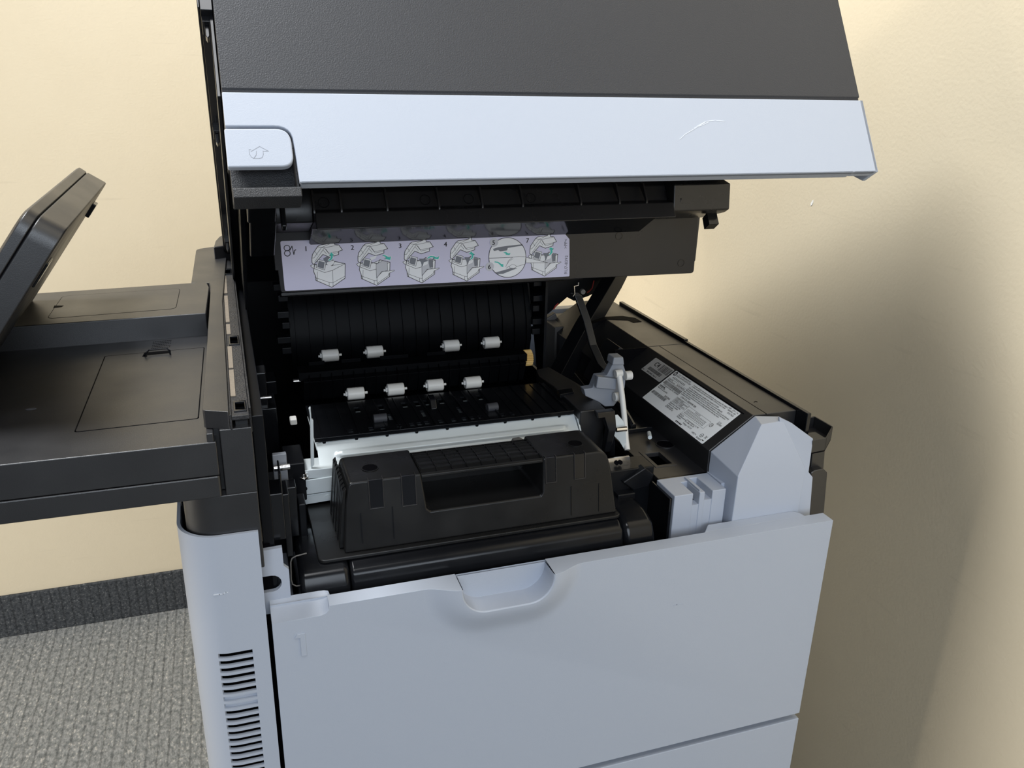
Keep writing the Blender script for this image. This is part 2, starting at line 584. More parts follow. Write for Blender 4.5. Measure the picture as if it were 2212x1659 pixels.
# ---- silver corner column with ventilation slots
prof = [(-0.0035, 0.0)] + [(-0.0035 - 0.0125 * i / 4, 0.0) for i in range(1, 5)]           # flat front to x = -0.016
SX0, SX1 = -0.0420, -0.0155
curve = arc(-0.0300, 0.0300, 0.0300, 270, 180, 18)
curve = [(-0.0300 + (x + 0.0300) * 0.95, y) for x, y in curve]
prof = [(-0.0035, 0), (-0.0100, 0), (SX1, 0)] + [(-0.0195, 0), (-0.0235, 0), (-0.0270, 0)] + curve
prof = prof + [(-0.0590, 0.06), (-0.0590, 0.20), (-0.0590, 0.54)]
i0 = 2
i1 = max(i for i, q in enumerate(prof) if q[0] > SX0 and q[1] < 0.03)
zs = [0.072]
slots = []
for k in range(18):
    zt = -0.0265 - 0.00662 * k
    zs += [zt, zt - 0.0042]
    slots.append((zt, zt - 0.0042))
zs += [-0.505]
def inset(i, d):
    a, b = Vector(prof[max(i - 1, 0)]), Vector(prof[min(i + 1, len(prof) - 1)])
    t = (b - a).normalized()
    n = Vector((t.y, -t.x))
    if n.y < 0 and abs(n.y) > abs(n.x): n = -n
    if n.x < 0 and abs(n.x) >= abs(n.y): n = -n
    q = Vector(prof[i]) + n * d
    return (q.x, q.y)
TK = 0.0024
pin = [inset(i, TK) for i in range(len(prof))]
cm = MB()
for j in range(len(zs) - 1):
    z1, z0 = zs[j], zs[j + 1]
    hole = j % 2 == 1
    for i in range(len(prof) - 1):
        a, b = prof[i], prof[i + 1]
        ai, bi = pin[i], pin[i + 1]
        if hole and i0 <= i < i1:
            for z in (z0, z1):
                cm.add([(a[0], a[1], z), (b[0], b[1], z), (bi[0], bi[1], z), (ai[0], ai[1], z)], [(0, 1, 2, 3)])
            if i == i0: cm.add([(a[0], a[1], z0), (a[0], a[1], z1), (ai[0], ai[1], z1), (ai[0], ai[1], z0)], [(0, 1, 2, 3)])
            if i == i1 - 1: cm.add([(b[0], b[1], z0), (b[0], b[1], z1), (bi[0], bi[1], z1), (bi[0], bi[1], z0)], [(0, 1, 2, 3)])
            if (j // 2) in (6, 7):
                cm.add([(ai[0], ai[1], z0), (bi[0], bi[1], z0), (bi[0], bi[1], z1), (ai[0], ai[1], z1)], [(0, 1, 2, 3)])
            continue
        cm.add([(a[0], a[1], z0), (b[0], b[1], z0), (b[0], b[1], z1), (a[0], a[1], z1)], [(0, 1, 2, 3)])
        if j == 0:
            cm.add([(a[0], a[1], z1), (b[0], b[1], z1), (bi[0], bi[1], z1), (ai[0], ai[1], z1)], [(0, 1, 2, 3)])
            cm.add([(ai[0], ai[1], z1), (bi[0], bi[1], z1), (bi[0], bi[1], 0.03), (ai[0], ai[1], 0.03)], [(0, 1, 2, 3)])
a, b = prof[0], pin[0]
cm.add([(a[0], a[1], -0.505), (a[0], a[1], 0.072), (b[0] , b[1] + 0.012, 0.072), (b[0], b[1] + 0.012, -0.505)], [(0, 1, 2, 3)])
column = cm.build('corner_cover', 'silver', P, smooth=0.5, weld=True, label='light grey corner cover with ventilation slots')
ins = MB()
q = pin[1:-1]
ins.loft([[(x, y + (0.001 if y < 0.02 else 0), z) for x, y in q] for z in (-0.504, 0.050)], cap=False, closed=False)
q2 = [(x + 0.0035 * (1 if x < -0.03 else 0.3), y + 0.004) for x, y in q]
MB().loft([[(x, y, z) for x, y in q2] for z in (-0.24, 0.0)], cap=False, closed=False).build('vent_shade', 'void', column, smooth=1)  # dark sheet standing for the unlit inside behind the slots
MB().prism([(x, y) for x, y in pin[1:]] + [(-0.004, 0.54)], 'Z', 0.030, 0.0460).build('cover_floor', 'beige', column)
MB().box(-0.056, -0.049, 0.052, 0.062, 0.046, 0.088).build('cover_clip', 'gloss', column, bevel=0.001)
MB().box(-0.0046, 0.0040, 0.0245, 0.0300, -0.504, 0.046).build('gap_shade', 'void', column)  # dark strip added as the shade in the gap beside the door
sf = MB()
for qd in stroke([(-0.0377,0.0256),(-0.0339,0.0253),(-0.0314,0.0252),(-0.0294,0.0263),(-0.0282,0.0257)], 0.0007):
    sf.prism(qd, 'Y', -0.00012, 0.0005)
sf.build('scuff', 'scratch', column)
# foot of the column below the frame
MB().prism([(x, y) for x, y in prof] + [(-0.004, 0.54)], 'Z', -0.798, -0.505).build('cabinet_corner', 'silver_in', P)

# ---- black post that carries the control panel
post_prof = [(-0.0012, 0.0030), (-0.0290, 0.0030)] + arc(-0.0285, 0.0275, 0.0245, 270, 200, 10)[1:] + [(-0.0525, 0.060), (-0.0530, 0.54), (-0.0012, 0.54)]
post = MB().prism(post_prof, 'Z', 0.040, 0.1018).build('panel_post', 'deck', P, bevel=0.0008, seg=2)
neck = MB()
neck.prism([(-0.0012, 0.003), (-0.0222, 0.003), (-0.0222, 0.012), (-0.0300, 0.012), (-0.0300, 0.54), (-0.0012, 0.54)], 'Z', 0.1018, 0.1510)
neck.build('post_neck', 'deck', post, bevel=0.0008)
# rounded cap along the top of the post
cap = MB()
outline = round_poly([(-0.0317,0.0108,0.1635), (-0.0287,0.1704,0.1635), (-0.0258,0.3544,0.1635), (-0.0266,0.3773,0.1635), (-0.0451,0.3817,0.1635), (-0.0423,0.562,0.1635), (-0.0052,0.5809,0.1635), (-0.0150, 0.30, 0), (-0.0150, 0.0030, 0)], [0.002, 0, 0.003, 0.001, 0.001, 0.010, 0.002, 0, 0.001], 4)
cap.prism(outline, 'Z', 0.1505, 0.1635)
cap.build('post_cap', 'deck', post, bevel=0.0014, seg=3)
MB().prism([(-0.021,0.4955,0.178)[:2], (-0.0187,0.5355,0.178)[:2], (-0.0141,0.5621,0.178)[:2], (-0.0078,0.58,0.178)[:2], (0.0015,0.5945,0.178)[:2], (-0.0004,0.508,0.178)[:2]], 'Z', 0.150, 0.1780).build('hinge_cover', 'deck', post, bevel=0.0015)
# dusty strip with three catch sockets for the scanner lid
rail = MB()
sock = [(-0.0105, -0.0045, 0.012, 0.026), (-0.0105, -0.0045, 0.164, 0.184), (-0.0105, -0.0045, 0.428, 0.450)]
rail.plate(lambda u, v, w: (u, v, 0.1600 - w), (-0.0135, -0.0022), (0.003, 0.52), sock, 0.0030)
rail.box(-0.0150, -0.0135, 0.003, 0.52, 0.150, 0.1612)
rail.box(-0.0022, -0.0005, 0.020, 0.52, 0.140, 0.1585)
rl = rail.build('catch_rail', 'dusty', post, bevel=0.0003)
for s in sock:
    f = MB()
    f.plate(lambda u, v, w: (u, v, 0.1612 - w), (s[0] - 0.0012, s[1] + 0.0012), (s[2] - 0.0025, s[3] + 0.0025), [s], 0.014)
    f.box(s[0], s[1], s[2], s[3], 0.1455, 0.1475)
    f.build('catch_socket', 'gloss', post, bevel=0.0003)
for y0, y1 in ((0.040, 0.098), (0.102, 0.158), (0.194, 0.225), (0.232, 0.330), (0.340, 0.420)):
    MB().box(-0.0132, -0.0098, y0, y1, 0.1600, 0.1607).build('foam_strip', 'foam', post)

# ---- control tray: upper and lower shells, keyboard lid, raised rear block
TX = -0.0248
tray_p = MB().prism(round_poly([(-0.42, 0.0), (TX, 0.0), (TX, 0.36), (-0.42, 0.36)], [0.02, 0.002, 0.01, 0.02]), 'Z', 0.1022, 0.1186)
lower = tray_p.build('control_tray', 'deck', P, bevel=0.0012, label='black keyboard tray of the control panel')
up = MB().prism(round_poly([(-0.42, 0.0), (TX, 0.0), (TX - 0.001, 0.05), (-0.0305, 0.05), (-0.0305, 0.25), (-0.42, 0.25)], [0.02, 0.001, 0, 0, 0, 0]), 'Z', 0.1192, 0.1440)
up.build('tray_top', 'deck', lower, bevel=0.0009)
MB().prism([(-0.417, 0.003), (TX - 0.002, 0.003), (TX - 0.002, 0.35), (-0.417, 0.35)], 'Z', 0.1180, 0.1196).build('tray_seam', 'void', lower)
MB().box(-0.0306, -0.0262, 0.001, 0.054, 0.1300, 0.1500).build('tray_end', 'deck', lower, bevel=0.0006)
rb = [(-0.2638,0.242,0.1655), (-0.0298,0.2503,0.1655), (-0.0269,0.3505,0.1655), (-0.0297,0.3738,0.1655), (-0.2947,0.3561,0.1655)]
rb = [(x, y) for x, y, z in rb]
riser = MB().prism(round_poly(rb, [0.004, 0.001, 0.002, 0.006, 0.004], 4), 'Z', 0.119, 0.1655).build('rear_block', 'deck', P, bevel=0.0010)
def groove(outline, name, parent, z, rad, w=0.0006):
    o_ = round_poly(outline, rad, 4)
    g = MB()
    for k, qd in enumerate(stroke(o_, w, True)):
        g.prism(qd, 'Z', z - 0.0004, z + 0.00012)
    return g.build(name, 'void', parent)
acc = [(-0.1620,0.3454),(-0.0549,0.3504),(-0.0566,0.2720),(-0.1634,0.2642)]
groove(acc, 'cover_gap', riser, 0.1655, 0.007, 0.0005)
MB().prism(round_poly(acc, 0.007, 4), 'Z', 0.1645, 0.16565).build('access_cover', 'deck', riser, bevel=0.0003)
MB().prism([(-0.1642,0.3094),(-0.1558,0.3073),(-0.1570,0.3021),(-0.1636,0.3001)], 'Z', 0.1648, 0.16575).build('cover_notch', 'void', riser)
kb = [(-0.1135,0.2088),(-0.0335,0.2129),(-0.0367,0.0452),(-0.1159,0.0425)]
groove(kb, 'lid_gap', lower, 0.1440, 0.002, 0.0011)
MB().prism(round_poly(kb, 0.002, 3), 'Z', 0.1425, 0.14415).build('keyboard_lid', 'deck', lower, bevel=0.0004)
pl = MB()
bail = [(-0.0823,0.2016,0.144), (-0.0797,0.1976,0.148), (-0.078,0.205,0.148), (-0.0634,0.2052,0.148), (-0.0613,0.1993,0.148), (-0.061,0.1999,0.144)]
pl.tube(bail, 0.0008, 6)
pl.build('lid_bail', 'gloss', lower)
MB().prism([(-0.0836,0.1994),(-0.0825,0.2108),(-0.0611,0.2118),(-0.0608,0.2037),(-0.0798,0.2022),(-0.0795,0.1983)], 'Z', 0.1438, 0.14425).build('bail_recess', 'void', lower)
sp = MB()
for i in range(11):
    for j in range(5):
        c = Vector((-0.0772,0.2228,0.144)) + Vector((-0.0627,0.2245,0.144)) * 0
        e0, e1, e2 = Vector((-0.077,0.2212,0.1445)), Vector((-0.0626,0.2228,0.1445)), Vector((-0.0766,0.2405,0.1445))
        q = e0 + (e1 - e0) * (i / 10) + (e2 - e0) * (j / 4)
        sp.cyl((q.x, q.y, 0.1438), (q.x, q.y, 0.14418), 0.0006, 6)
sp.build('speaker_grille', 'void', lower, kind='stuff')
ov = Vector((-0.1514,0.0951,0.144))
MB().prism([(ov.x + 0.0036 * math.cos(t), ov.y + 0.0018 * math.sin(t)) for t in [i * math.pi / 8 for i in range(16)]], 'Z', 0.1436, 0.14425).build('tray_button', 'roller', lower)

# ---- touch screen seen from behind and from its end
sd = Vector((-0.588, -0.809))                      # down the screen, in (x, z)
base = Vector((-0.106, 0.277))
seam, bez = Vector((-0.0145, 0.0086)), Vector((-0.0205, 0.0132))
Y0, Y1, LEN = 0.066, 0.334, 0.205
def scr_outline(g, r):
    return round_poly([(Y0 + g, g), (Y1 - g, g), (Y1 - g, LEN - g), (Y0 + g, LEN - g)], r, 6)
def scr_ring(ol, off):
    return [(base.x + off.x + sd.x * s, y, base.y + off.y + sd.y * s) for y, s in ol]
ol = scr_outline(0, 0.016)
hs = MB().loft([scr_ring(scr_outline(0.0008, 0.016), Vector((0.0006, -0.0004))), scr_ring(ol, seam)])
scr = hs.build('touch_screen', 'deck', P, bevel=0.0012, smooth=0.7, label='tilted touch screen, seen from behind')
MB().loft([scr_ring(scr_outline(0.0012, 0.015), seam), scr_ring(scr_outline(0.0012, 0.015), seam * 1.04)]).build('screen_gap', 'void', scr)
MB().loft([scr_ring(ol, seam * 1.04), scr_ring(ol, bez), scr_ring(scr_outline(0.003, 0.013), bez * 1.06)]).build('screen_bezel', 'deck', scr, bevel=0.0008, smooth=0.7)
pg = scr_ring(scr_outline(0.016, 0.004), bez * 1.065)
MB().loft([pg, [(x - 0.0003, y, z + 0.0002) for x, y, z in pg]]).build('screen_glass', 'gloss', scr)
def back_pt(y, s, h=0.0):
    return (base.x + sd.x * s + 0.809 * h, y, base.y + sd.y * s - 0.588 * h)
for y0, y1, s0, s1, h in ((0.30, 0.315, 0.020, 0.034, 0.004), (0.085, 0.105, 0.030, 0.050, 0.0022)):
    MB().hexa([back_pt(y0, s0), back_pt(y1, s0), back_pt(y1, s1), back_pt(y0, s1), back_pt(y0, s0, h), back_pt(y1, s0, h), back_pt(y1, s1, h), back_pt(y0, s1, h)]).build('screen_catch', 'gloss', scr, bevel=0.0008)
for y0, s0 in ((0.240, 0.020), (0.150, 0.020), (0.190, 0.090)):
    MB().hexa([back_pt(y0, s0, -0.001), back_pt(y0 + 0.003, s0, -0.001), back_pt(y0 + 0.003, s0 + 0.025, -0.001), back_pt(y0, s0 + 0.025, -0.001),
               back_pt(y0, s0, 0.0003), back_pt(y0 + 0.003, s0, 0.0003), back_pt(y0 + 0.003, s0 + 0.025, 0.0003), back_pt(y0, s0 + 0.025, 0.0003)]).build('screen_slot', 'void', scr)
hg = MB()
hg.cyl((-0.232, 0.075, 0.148), (-0.232, 0.240, 0.148), 0.012, 20)
hg.hexa([(-0.25, 0.08, 0.143), (-0.198, 0.10, 0.143), (-0.198, 0.24, 0.143), (-0.25, 0.24, 0.143), (-0.25, 0.08, 0.155), (-0.214, 0.10, 0.150), (-0.214, 0.24, 0.150), (-0.25, 0.24, 0.155)])
hg.build('screen_hinge', 'deck', scr, bevel=0.0008)

# ------------------------------------------------------------------ scanner lid (drawn closed, swung open with lid())
L = lambda mb: mb.map(lid)
lb = MB()
lb.prism([(0.0, 0.0692), (0.0, 0.215), (0.02, 0.235), (0.565, 0.235), (0.565, 0.10), (0.30, 0.10), (0.19, 0.088), (0.040, 0.0400), (0.0042, 0.030), (0.0042, 0.0655), (0.0016, 0.0660), (0.0016, 0.0692)], 'X', 0.0, 0.4975)
sl = L(lb).build('scanner_lid', 'panel', P, bevel=0.0009, label='raised scanner lid with a charcoal front panel')
trim = round_poly([(0.0, 0.0668), (0.5, 0.0668), (0.5, 0.0045), (0.0425, 0.0045), (0.0408, 0.0435), (0.0, 0.0435)], [0, 0, 0, 0, 0.011, 0], 6)
tm = MB().prism(trim, 'Y', 0.0, 0.0042)
tm.prism([(0.0, 0.0045), (0.0, 0.0062), (0.0105, 0.0062), (0.0105, 0.0045)], 'X', 0.043, 0.4760)
tm.prism([(0.0, 0.0045), (0.0, 0.0062), (0.0085, 0.0062), (0.0085, 0.0045)], 'X', 0.4760, 0.4985)
tm.prism([(0.0, 0.0045), (0.0, 0.0668), (0.045, 0.0668), (0.045, 0.030), (0.0160, 0.0035)], 'X', 0.4965, 0.5)
tm.prism([(0.0040, 0.0440), (0.0040, 0.0425), (0.0120, 0.0425), (0.0120, 0.0440)], 'X', 0.0, 0.034)
trim_o = L(tm).build('lid_trim', 'silver', sl, bevel=0.0009, seg=3, label='light grey front edge of the scanner lid')
# scratches rubbed into the trim
sc_ = MB()
for pts in ([(0.3239,0.0331),(0.3294,0.0372),(0.3369,0.0409),(0.3449,0.0451),(0.3480,0.0466)], [(0.3406,0.0435),(0.3494,0.0477),(0.3576,0.0485),(0.3660,0.0478)], [(0.3383,0.0424),(0.3460,0.0447),(0.3513,0.0470)]):
    for k, qd in enumerate(stroke(pts, 0.00042)):
        sc_.prism(qd, 'Y', -0.00012, 0.0005)
L(sc_).build('scratch', 'scratch', sl, label='pale scratch on the lid trim')
# latch button and its engraved arrow
bt = round_poly([(-0.0008, 0.0412), (0.0398, 0.0412), (0.0402, 0.0150), (-0.0008, 0.0150)], [0, 0.0095, 0.0080, 0], 7)
btn = MB().prism(bt, 'Y', -0.0012, 0.0046)
lt = L(btn).build('release_latch', 'silver', P, bevel=0.0011, seg=3, label='light grey release latch with an arrow sign')
ar = MB()
aw = [(0.0141,0.0254),(0.0197,0.0288),(0.0249,0.0256),(0.0216,0.0256),(0.0216,0.0235),(0.0206,0.0212),(0.0189,0.0207),(0.0154,0.0207),(0.0171,0.0230),(0.0175,0.0258)]
ax_ = [(0.0143,0.0267),(0.0131,0.0267),(0.0131,0.0236),(0.0141,0.0216),(0.0155,0.0207),(0.0171,0.0230)]
for pts, cl in ((aw, False), (ax_, False)):
    for qd in stroke(pts, 0.00032, cl):
        ar.prism(qd, 'Y', -0.00128, -0.0008)
L(ar).build('arrow_sign', 'lever', lt)
# finger pocket under the latch
pk = MB()
pk.box(0.0005, 0.0425, 0.0180, 0.0300, -0.001, 0.046)
pk.box(0.0408, 0.0425, 0.0045, 0.0190, 0.003, 0.043)
pk.prism([(0.0004, -0.0048), (0.0004, 0.0015), (0.003, 0.0030), (0.020, 0.0050), (0.020, -0.0048)], 'X', 0.0008, 0.0432)
L(pk).build('finger_pocket', 'grain', sl, bevel=0.0007)
# side flange with three catches
fg = MB()
fg.box(-0.0085, -0.0005, 0.006, 0.540, 0.128, 0.190)
fg.box(-0.0100, -0.0085, 0.006, 0.540, 0.1295, 0.190)
fg.box(-0.0030, -0.0005, 0.012, 0.540, 0.070, 0.132)
flange = L(fg).build('lid_flange', 'gloss', P, bevel=0.0005)
for y in (0.019, 0.175, 0.445):
    k = MB()
    k.box(-0.0080, -0.0020, y - 0.006, y + 0.010, 0.1240, 0.1300)
    k.prism([(-0.0065, 0.124), (-0.0065, 0.1165), (-0.0052, 0.1140), (-0.0038, 0.1165), (-0.0038, 0.124)], 'Y', y - 0.002, y + 0.004)
    ko = L(k).build('lid_catch', 'gloss', flange, bevel=0.0005)
# small grey tongues of the trim that show under the lip
for x in (0.078, 0.172, 0.253, 0.298):
    L(MB().box(x, x + 0.0075, 0.0300, 0.0330, 0.0160, 0.0215)).build('trim_tongue', 'silver_in', sl, bevel=0.0005)
# lower left parts beside the label flap
lw = MB()
lw.box(0.010, 0.030, 0.060, 0.090, 0.012, 0.032)
lw.box(0.012, 0.032, 0.100, 0.190, 0.020, 0.080)
lw.box(0.036, 0.040, 0.120, 0.130, 0.020, 0.060)
L(lw).build('lid_bracket', 'gloss', sl, bevel=0.0012)
bp2 = MB().prism([(0.3381,0.1641),(0.5028,0.1568),(0.4948,0.1255),(0.4721,0.1042),(0.4521,0.0958),(0.4320,0.0906),(0.4216,0.0964),(0.3829,0.0655),(0.3405,0.0519)], 'Y', 0.470, 0.480)
bp2.build('lid_back_panel', 'inner', sl)
sw = MB().prism([(0.080, 0.03), (0.30, 0.03), (0.42, -0.02), (0.54, -0.02), (0.54, 0.12), (0.08, 0.09)], 'X', 0.0060, 0.0095)
L(sw).build('lid_side_wall', 'gloss', sl)

# ---- ribbed housing under the lid and the flap that carries the jam label (built in the open position)
PY = 0.277                                            # the label flap hangs upright here
bx0, bx1 = 0.0697, 0.4231
wx0 = 0.0321
wx1 = 0.4884
rb = MB()
# back wall and bar with a sloping glossy underside
rb.prism([(0.2086, 0.2609), (0.2005, 0.2471), (0.2420, 0.2401), (0.2770, 0.2195), (0.2900, 0.2350), (0.2500, 0.2850), (0.2284, 0.2748), (0.2210, 0.2610)], 'X', bx0, bx1)
rib_o = rb.build('rib_housing', 'rib', P, bevel=0.0012, label='glossy black ribbed housing under the scanner lid')
MB().prism([(0.2422, 0.23975), (0.2768, 0.21945), (0.2770, 0.22000), (0.2424, 0.24030)], 'X', bx0 + 0.001, bx1 - 0.001).build('glossy_strip', 'gloss', rib_o)
wg = MB()
wg.prism([(0.2230, 0.2500), (0.2230, 0.2640), (0.2300, 0.2800), (0.2700, 0.2750), (0.2700, 0.2330)], 'X', wx0, bx0)
wg.build('housing_end', 'toner', rib_o, bevel=0.0012)
we = MB()
we.prism([(0.2150, 0.2480), (0.2080, 0.2520), (0.2110, 0.2780), (0.2500, 0.2850), (0.2600, 0.2350)], 'X', bx1, wx1)
we.build('housing_end', 'rib', rib_o, bevel=0.0015)
MB().prism([(0.2150, 0.2360), (0.2240, 0.2290), (0.2300, 0.2400), (0.2220, 0.2470)], 'X', wx1 - 0.018, wx1 - 0.006).build('housing_tab', 'gloss', rib_o, bevel=0.0006)
for px in (0.0695, 0.0932, 0.1341, 0.1820, 0.2233, 0.2632, 0.3228, 0.3639, 0.3934, 0.4315):
    MB().prism([(0.2305, 0.2790), (0.2086, 0.2600), (0.2090, 0.2640), (0.2200, 0.2790)], 'X', px - 0.0009, px + 0.0009).build('rib', 'rib', rib_o, bevel=0.0003)
for px in (((0.0792,0.221,0.2675)), ((0.1712,0.221,0.2676)), ((0.2129,0.221,0.2674)), ((0.2747,0.221,0.2668)), ((0.4244,0.221,0.2664))):
    g = MB()
    n = 20
    for i in range(n):
        a0, a1 = 2 * math.pi * i / n, 2 * math.pi * (i + 1) / n
        c = Vector(px)
        u_, v_ = Vector((1, 0, 0)), Vector((0, 0.5, 0.86))
        f3 = lambda a, r, h: c + (u_ * math.cos(a) + v_ * math.sin(a)) * r + Vector((0, -0.86, 0.5)) * h
        g.add([f3(a0, 0.0044, 0.0006), f3(a1, 0.0044, 0.0006), f3(a1, 0.0050, 0.0006), f3(a0, 0.0050, 0.0006)], [(0, 1, 2, 3)])
    g.build('moulding_ring', 'gloss', rib_o)

fx0, fx1 = 0.0385, 0.4960
fp = MB()
fp.prism(round_poly([(0.0355, 0.2470), (0.0360, 0.1955), (0.0385, 0.1955), (0.0398, 0.1735), (0.4955, 0.1690), (0.4950, 0.2200), (0.4930, 0.2470)], [0.001, 0.002, 0, 0.003, 0.004, 0, 0.001], 4), 'Y', PY, PY + 0.006)
flap = fp.build('label_flap', 'rib', P, bevel=0.0008, label='satin black flap carrying the paper jam label')
MB().prism([(PY + 0.001, 0.1700), (PY + 0.001, 0.1730), (PY + 0.024, 0.1660), (PY + 0.024, 0.1630)], 'X', 0.040, 0.36).build('flap_edge', 'deck', flap, bevel=0.0005)
MB().prism([(0.4955, 0.2350), (0.4990, 0.2350), (0.4985, 0.1820), (0.4955, 0.1820)], 'Y', PY + 0.004, PY + 0.022).build('flap_side', 'deck', flap, bevel=0.0008)
for c in ((0.4777,0.277,0.1818), (0.3983,0.277,0.2152)):
    g = MB()
    for i in range(24):
        a0, a1 = 2 * math.pi * i / 24, 2 * math.pi * (i + 1) / 24
        g.prism([(c[0] + r * math.cos(a), c[2] + r * math.sin(a)) for r, a in ((0.0036, a0), (0.0036, a1), (0.0043, a1), (0.0043, a0))], 'Y', PY - 0.0004, PY + 0.001)
    g.build('moulding_ring', 'gloss', flap)

# ---- paper jam label: printed line drawings on a lilac sticker
SLOTS = ['lilac', 'art_white', 'art_light', 'art_grey', 'ink_soft', 'teal']
jl = MB()
jl.prism(round_poly([(0.0427,0.2241),(0.3334,0.2217),(0.3404,0.2141),(0.3424,0.1737),(0.0436,0.1753)], [0.0018, 0.0005, 0.0005, 0.0012, 0.0018], 3), 'Y', PY - 0.0002, PY)
art_layer = [0]
def put(poly, slot, layer):
    jl.cur = SLOTS.index(slot)
    y = PY - 0.00022 - 0.00003 * layer
    jl.add([(x, y, z) for x, z in poly], [tuple(range(len(poly)))])
def line(pts, w, layer, slot='ink_soft', closed=False):
    for qd in stroke(pts, w, closed, 0.0 if slot == 'art_white' else 0.35):
        put(qd, slot, layer)
def words(s, at_, size, layer, slot='ink_soft', rot=0, skew=0.0):
    c, s_ = math.cos(rot), math.sin(rot)
    for t in text_polys(s, size):
        put([(at_[0] + x * c - y * s_, at_[1] + (x * s_ + y * c) + skew * x) for x, y in t], slot, layer)
J = lambda pts, dx, dz: [(x + dx, z + dz) for x, z in pts]
body = [(0.0720,0.1933),(0.0735,0.1891),(0.0738,0.1842),(0.0888,0.1764),(0.1021,0.1848),(0.1029,0.1993),(0.0928,0.2022),(0.0906,0.1982),(0.0854,0.1998),(0.0734,0.1997)]
slab = [(0.0712,0.2066),(0.0720,0.2100),(0.0771,0.2172),(0.0793,0.2188),(0.0903,0.2200),(0.0920,0.2218),(0.0934,0.2209),(0.0937,0.2188),(0.0976,0.2182),(0.1009,0.2131),(0.0972,0.2119),(0.0970,0.2088),(0.0924,0.2075),(0.0884,0.2065),(0.0819,0.2095),(0.0763,0.2037),(0.0728,0.2001),(0.0710,0.2019)]
deckp = [(0.0694,0.1989),(0.0721,0.2003),(0.0761,0.1999),(0.0853,0.1991),(0.0928,0.2020),(0.1028,0.1993),(0.0904,0.1934),(0.0826,0.1916),(0.0713,0.1967)]
screen = [(0.0770,0.2049),(0.0847,0.2026),(0.0827,0.1941),(0.0747,0.1971)]
glass = [(0.0775,0.2035),(0.0833,0.2018),(0.0818,0.1953),(0.0759,0.1975)]
slab_lines = [[(0.0771,0.2172),(0.0810,0.2163),(0.0732,0.2065),(0.0712,0.2066)], [(0.0901,0.2200),(0.0810,0.2163),(0.0836,0.2159),(0.0976,0.2182)], [(0.0836,0.2159),(0.0736,0.2024)], [(0.0836,0.2159),(0.0873,0.2106),(0.0972,0.2119)], [(0.0825,0.2136),(0.0854,0.2100)], [(0.0848,0.2148),(0.0885,0.2092),(0.0973,0.2109)], [(0.0748,0.2125),(0.0766,0.2091)]]
body_lines = [[(0.0757,0.1928),(0.0751,0.1835)], [(0.0735,0.1891),(0.0751,0.1835)], [(0.0904,0.1934),(0.0900,0.1767)], [(0.0743,0.1866),(0.0864,0.1815),(0.0900,0.1809),(0.1022,0.1869)], [(0.0864,0.1815),(0.0863,0.1780)], [(0.0893,0.1979),(0.1001,0.1994)]]
tray_open = [(0.2277,0.1826),(0.2328,0.1889),(0.2392,0.1890),(0.2455,0.1897),(0.2455,0.1890),(0.2399,0.1867),(0.2392,0.1842),(0.2277,0.1768)]
bay = [(0.2273,0.1964),(0.2339,0.1997),(0.2387,0.1988),(0.2388,0.1897),(0.2332,0.1885),(0.2274,0.1827)]
bay_dark = [(0.2343,0.1990),(0.2387,0.1984),(0.2386,0.1908),(0.2354,0.1902)]
unit = [(0.2243,0.2002),(0.2302,0.1999),(0.2339,0.1979),(0.2339,0.1939),(0.2276,0.1924),(0.2265,0.1965)]
sheet = [(0.2295,0.1963),(0.2339,0.1974),(0.2336,0.1940),(0.2282,0.1924)]
W_ = 0.00042
b4 = Vector([(0.2273,0.1750)][0]) - Vector([(0.0888,0.1764)][0])
offs_ = [Vector((0, 0)), Vector([(0.1333,0.1758)][0]) - Vector([(0.0888,0.1764)][0]),
         Vector([(0.1797,0.1757)][0]) - Vector([(0.0888,0.1764)][0]), b4,
         Vector([(0.3136,0.1755)][0]) - Vector([(0.0888,0.1764)][0])]
for n_, o_ in enumerate(offs_):
    put(J(body, *o_), 'art_white', 1)
    line(J(body, *o_), W_ * 1.5, 2, closed=True)
    put(J(deckp, *o_), 'art_white', 2)
    line(J(deckp, *o_), W_, 3, closed=True)
    for q in body_lines:
        line(J(q, *o_), W_ * 0.8, 3)
    put(J(slab, *o_), 'art_white', 3)
    line(J(slab, *o_), W_ * 1.5, 4, closed=True)
    for q in slab_lines:
        line(J(q, *o_), W_ * 0.8, 5)
    if n_ > 0:
        d_ = o_ - b4
        put(J(bay, *d_), 'art_light', 4)
        line(J(bay, *d_), W_ * 0.8, 5, closed=True)
        if n_ > 1:
            put(J(bay_dark, *d_), 'art_grey', 5)
        put(J(tray_open, *d_), 'art_white', 5)
        line(J(tray_open, *d_), W_, 6, closed=True)
        if n_ > 1:
            put(J(unit, *d_), 'art_grey', 6)
            put(J(sheet, *d_), 'art_white', 7)
    put(J(screen, *o_), 'art_white', 6)
    line(J(screen, *o_), W_, 7, closed=True)
    put(J(glass, *o_), 'art_grey', 8)
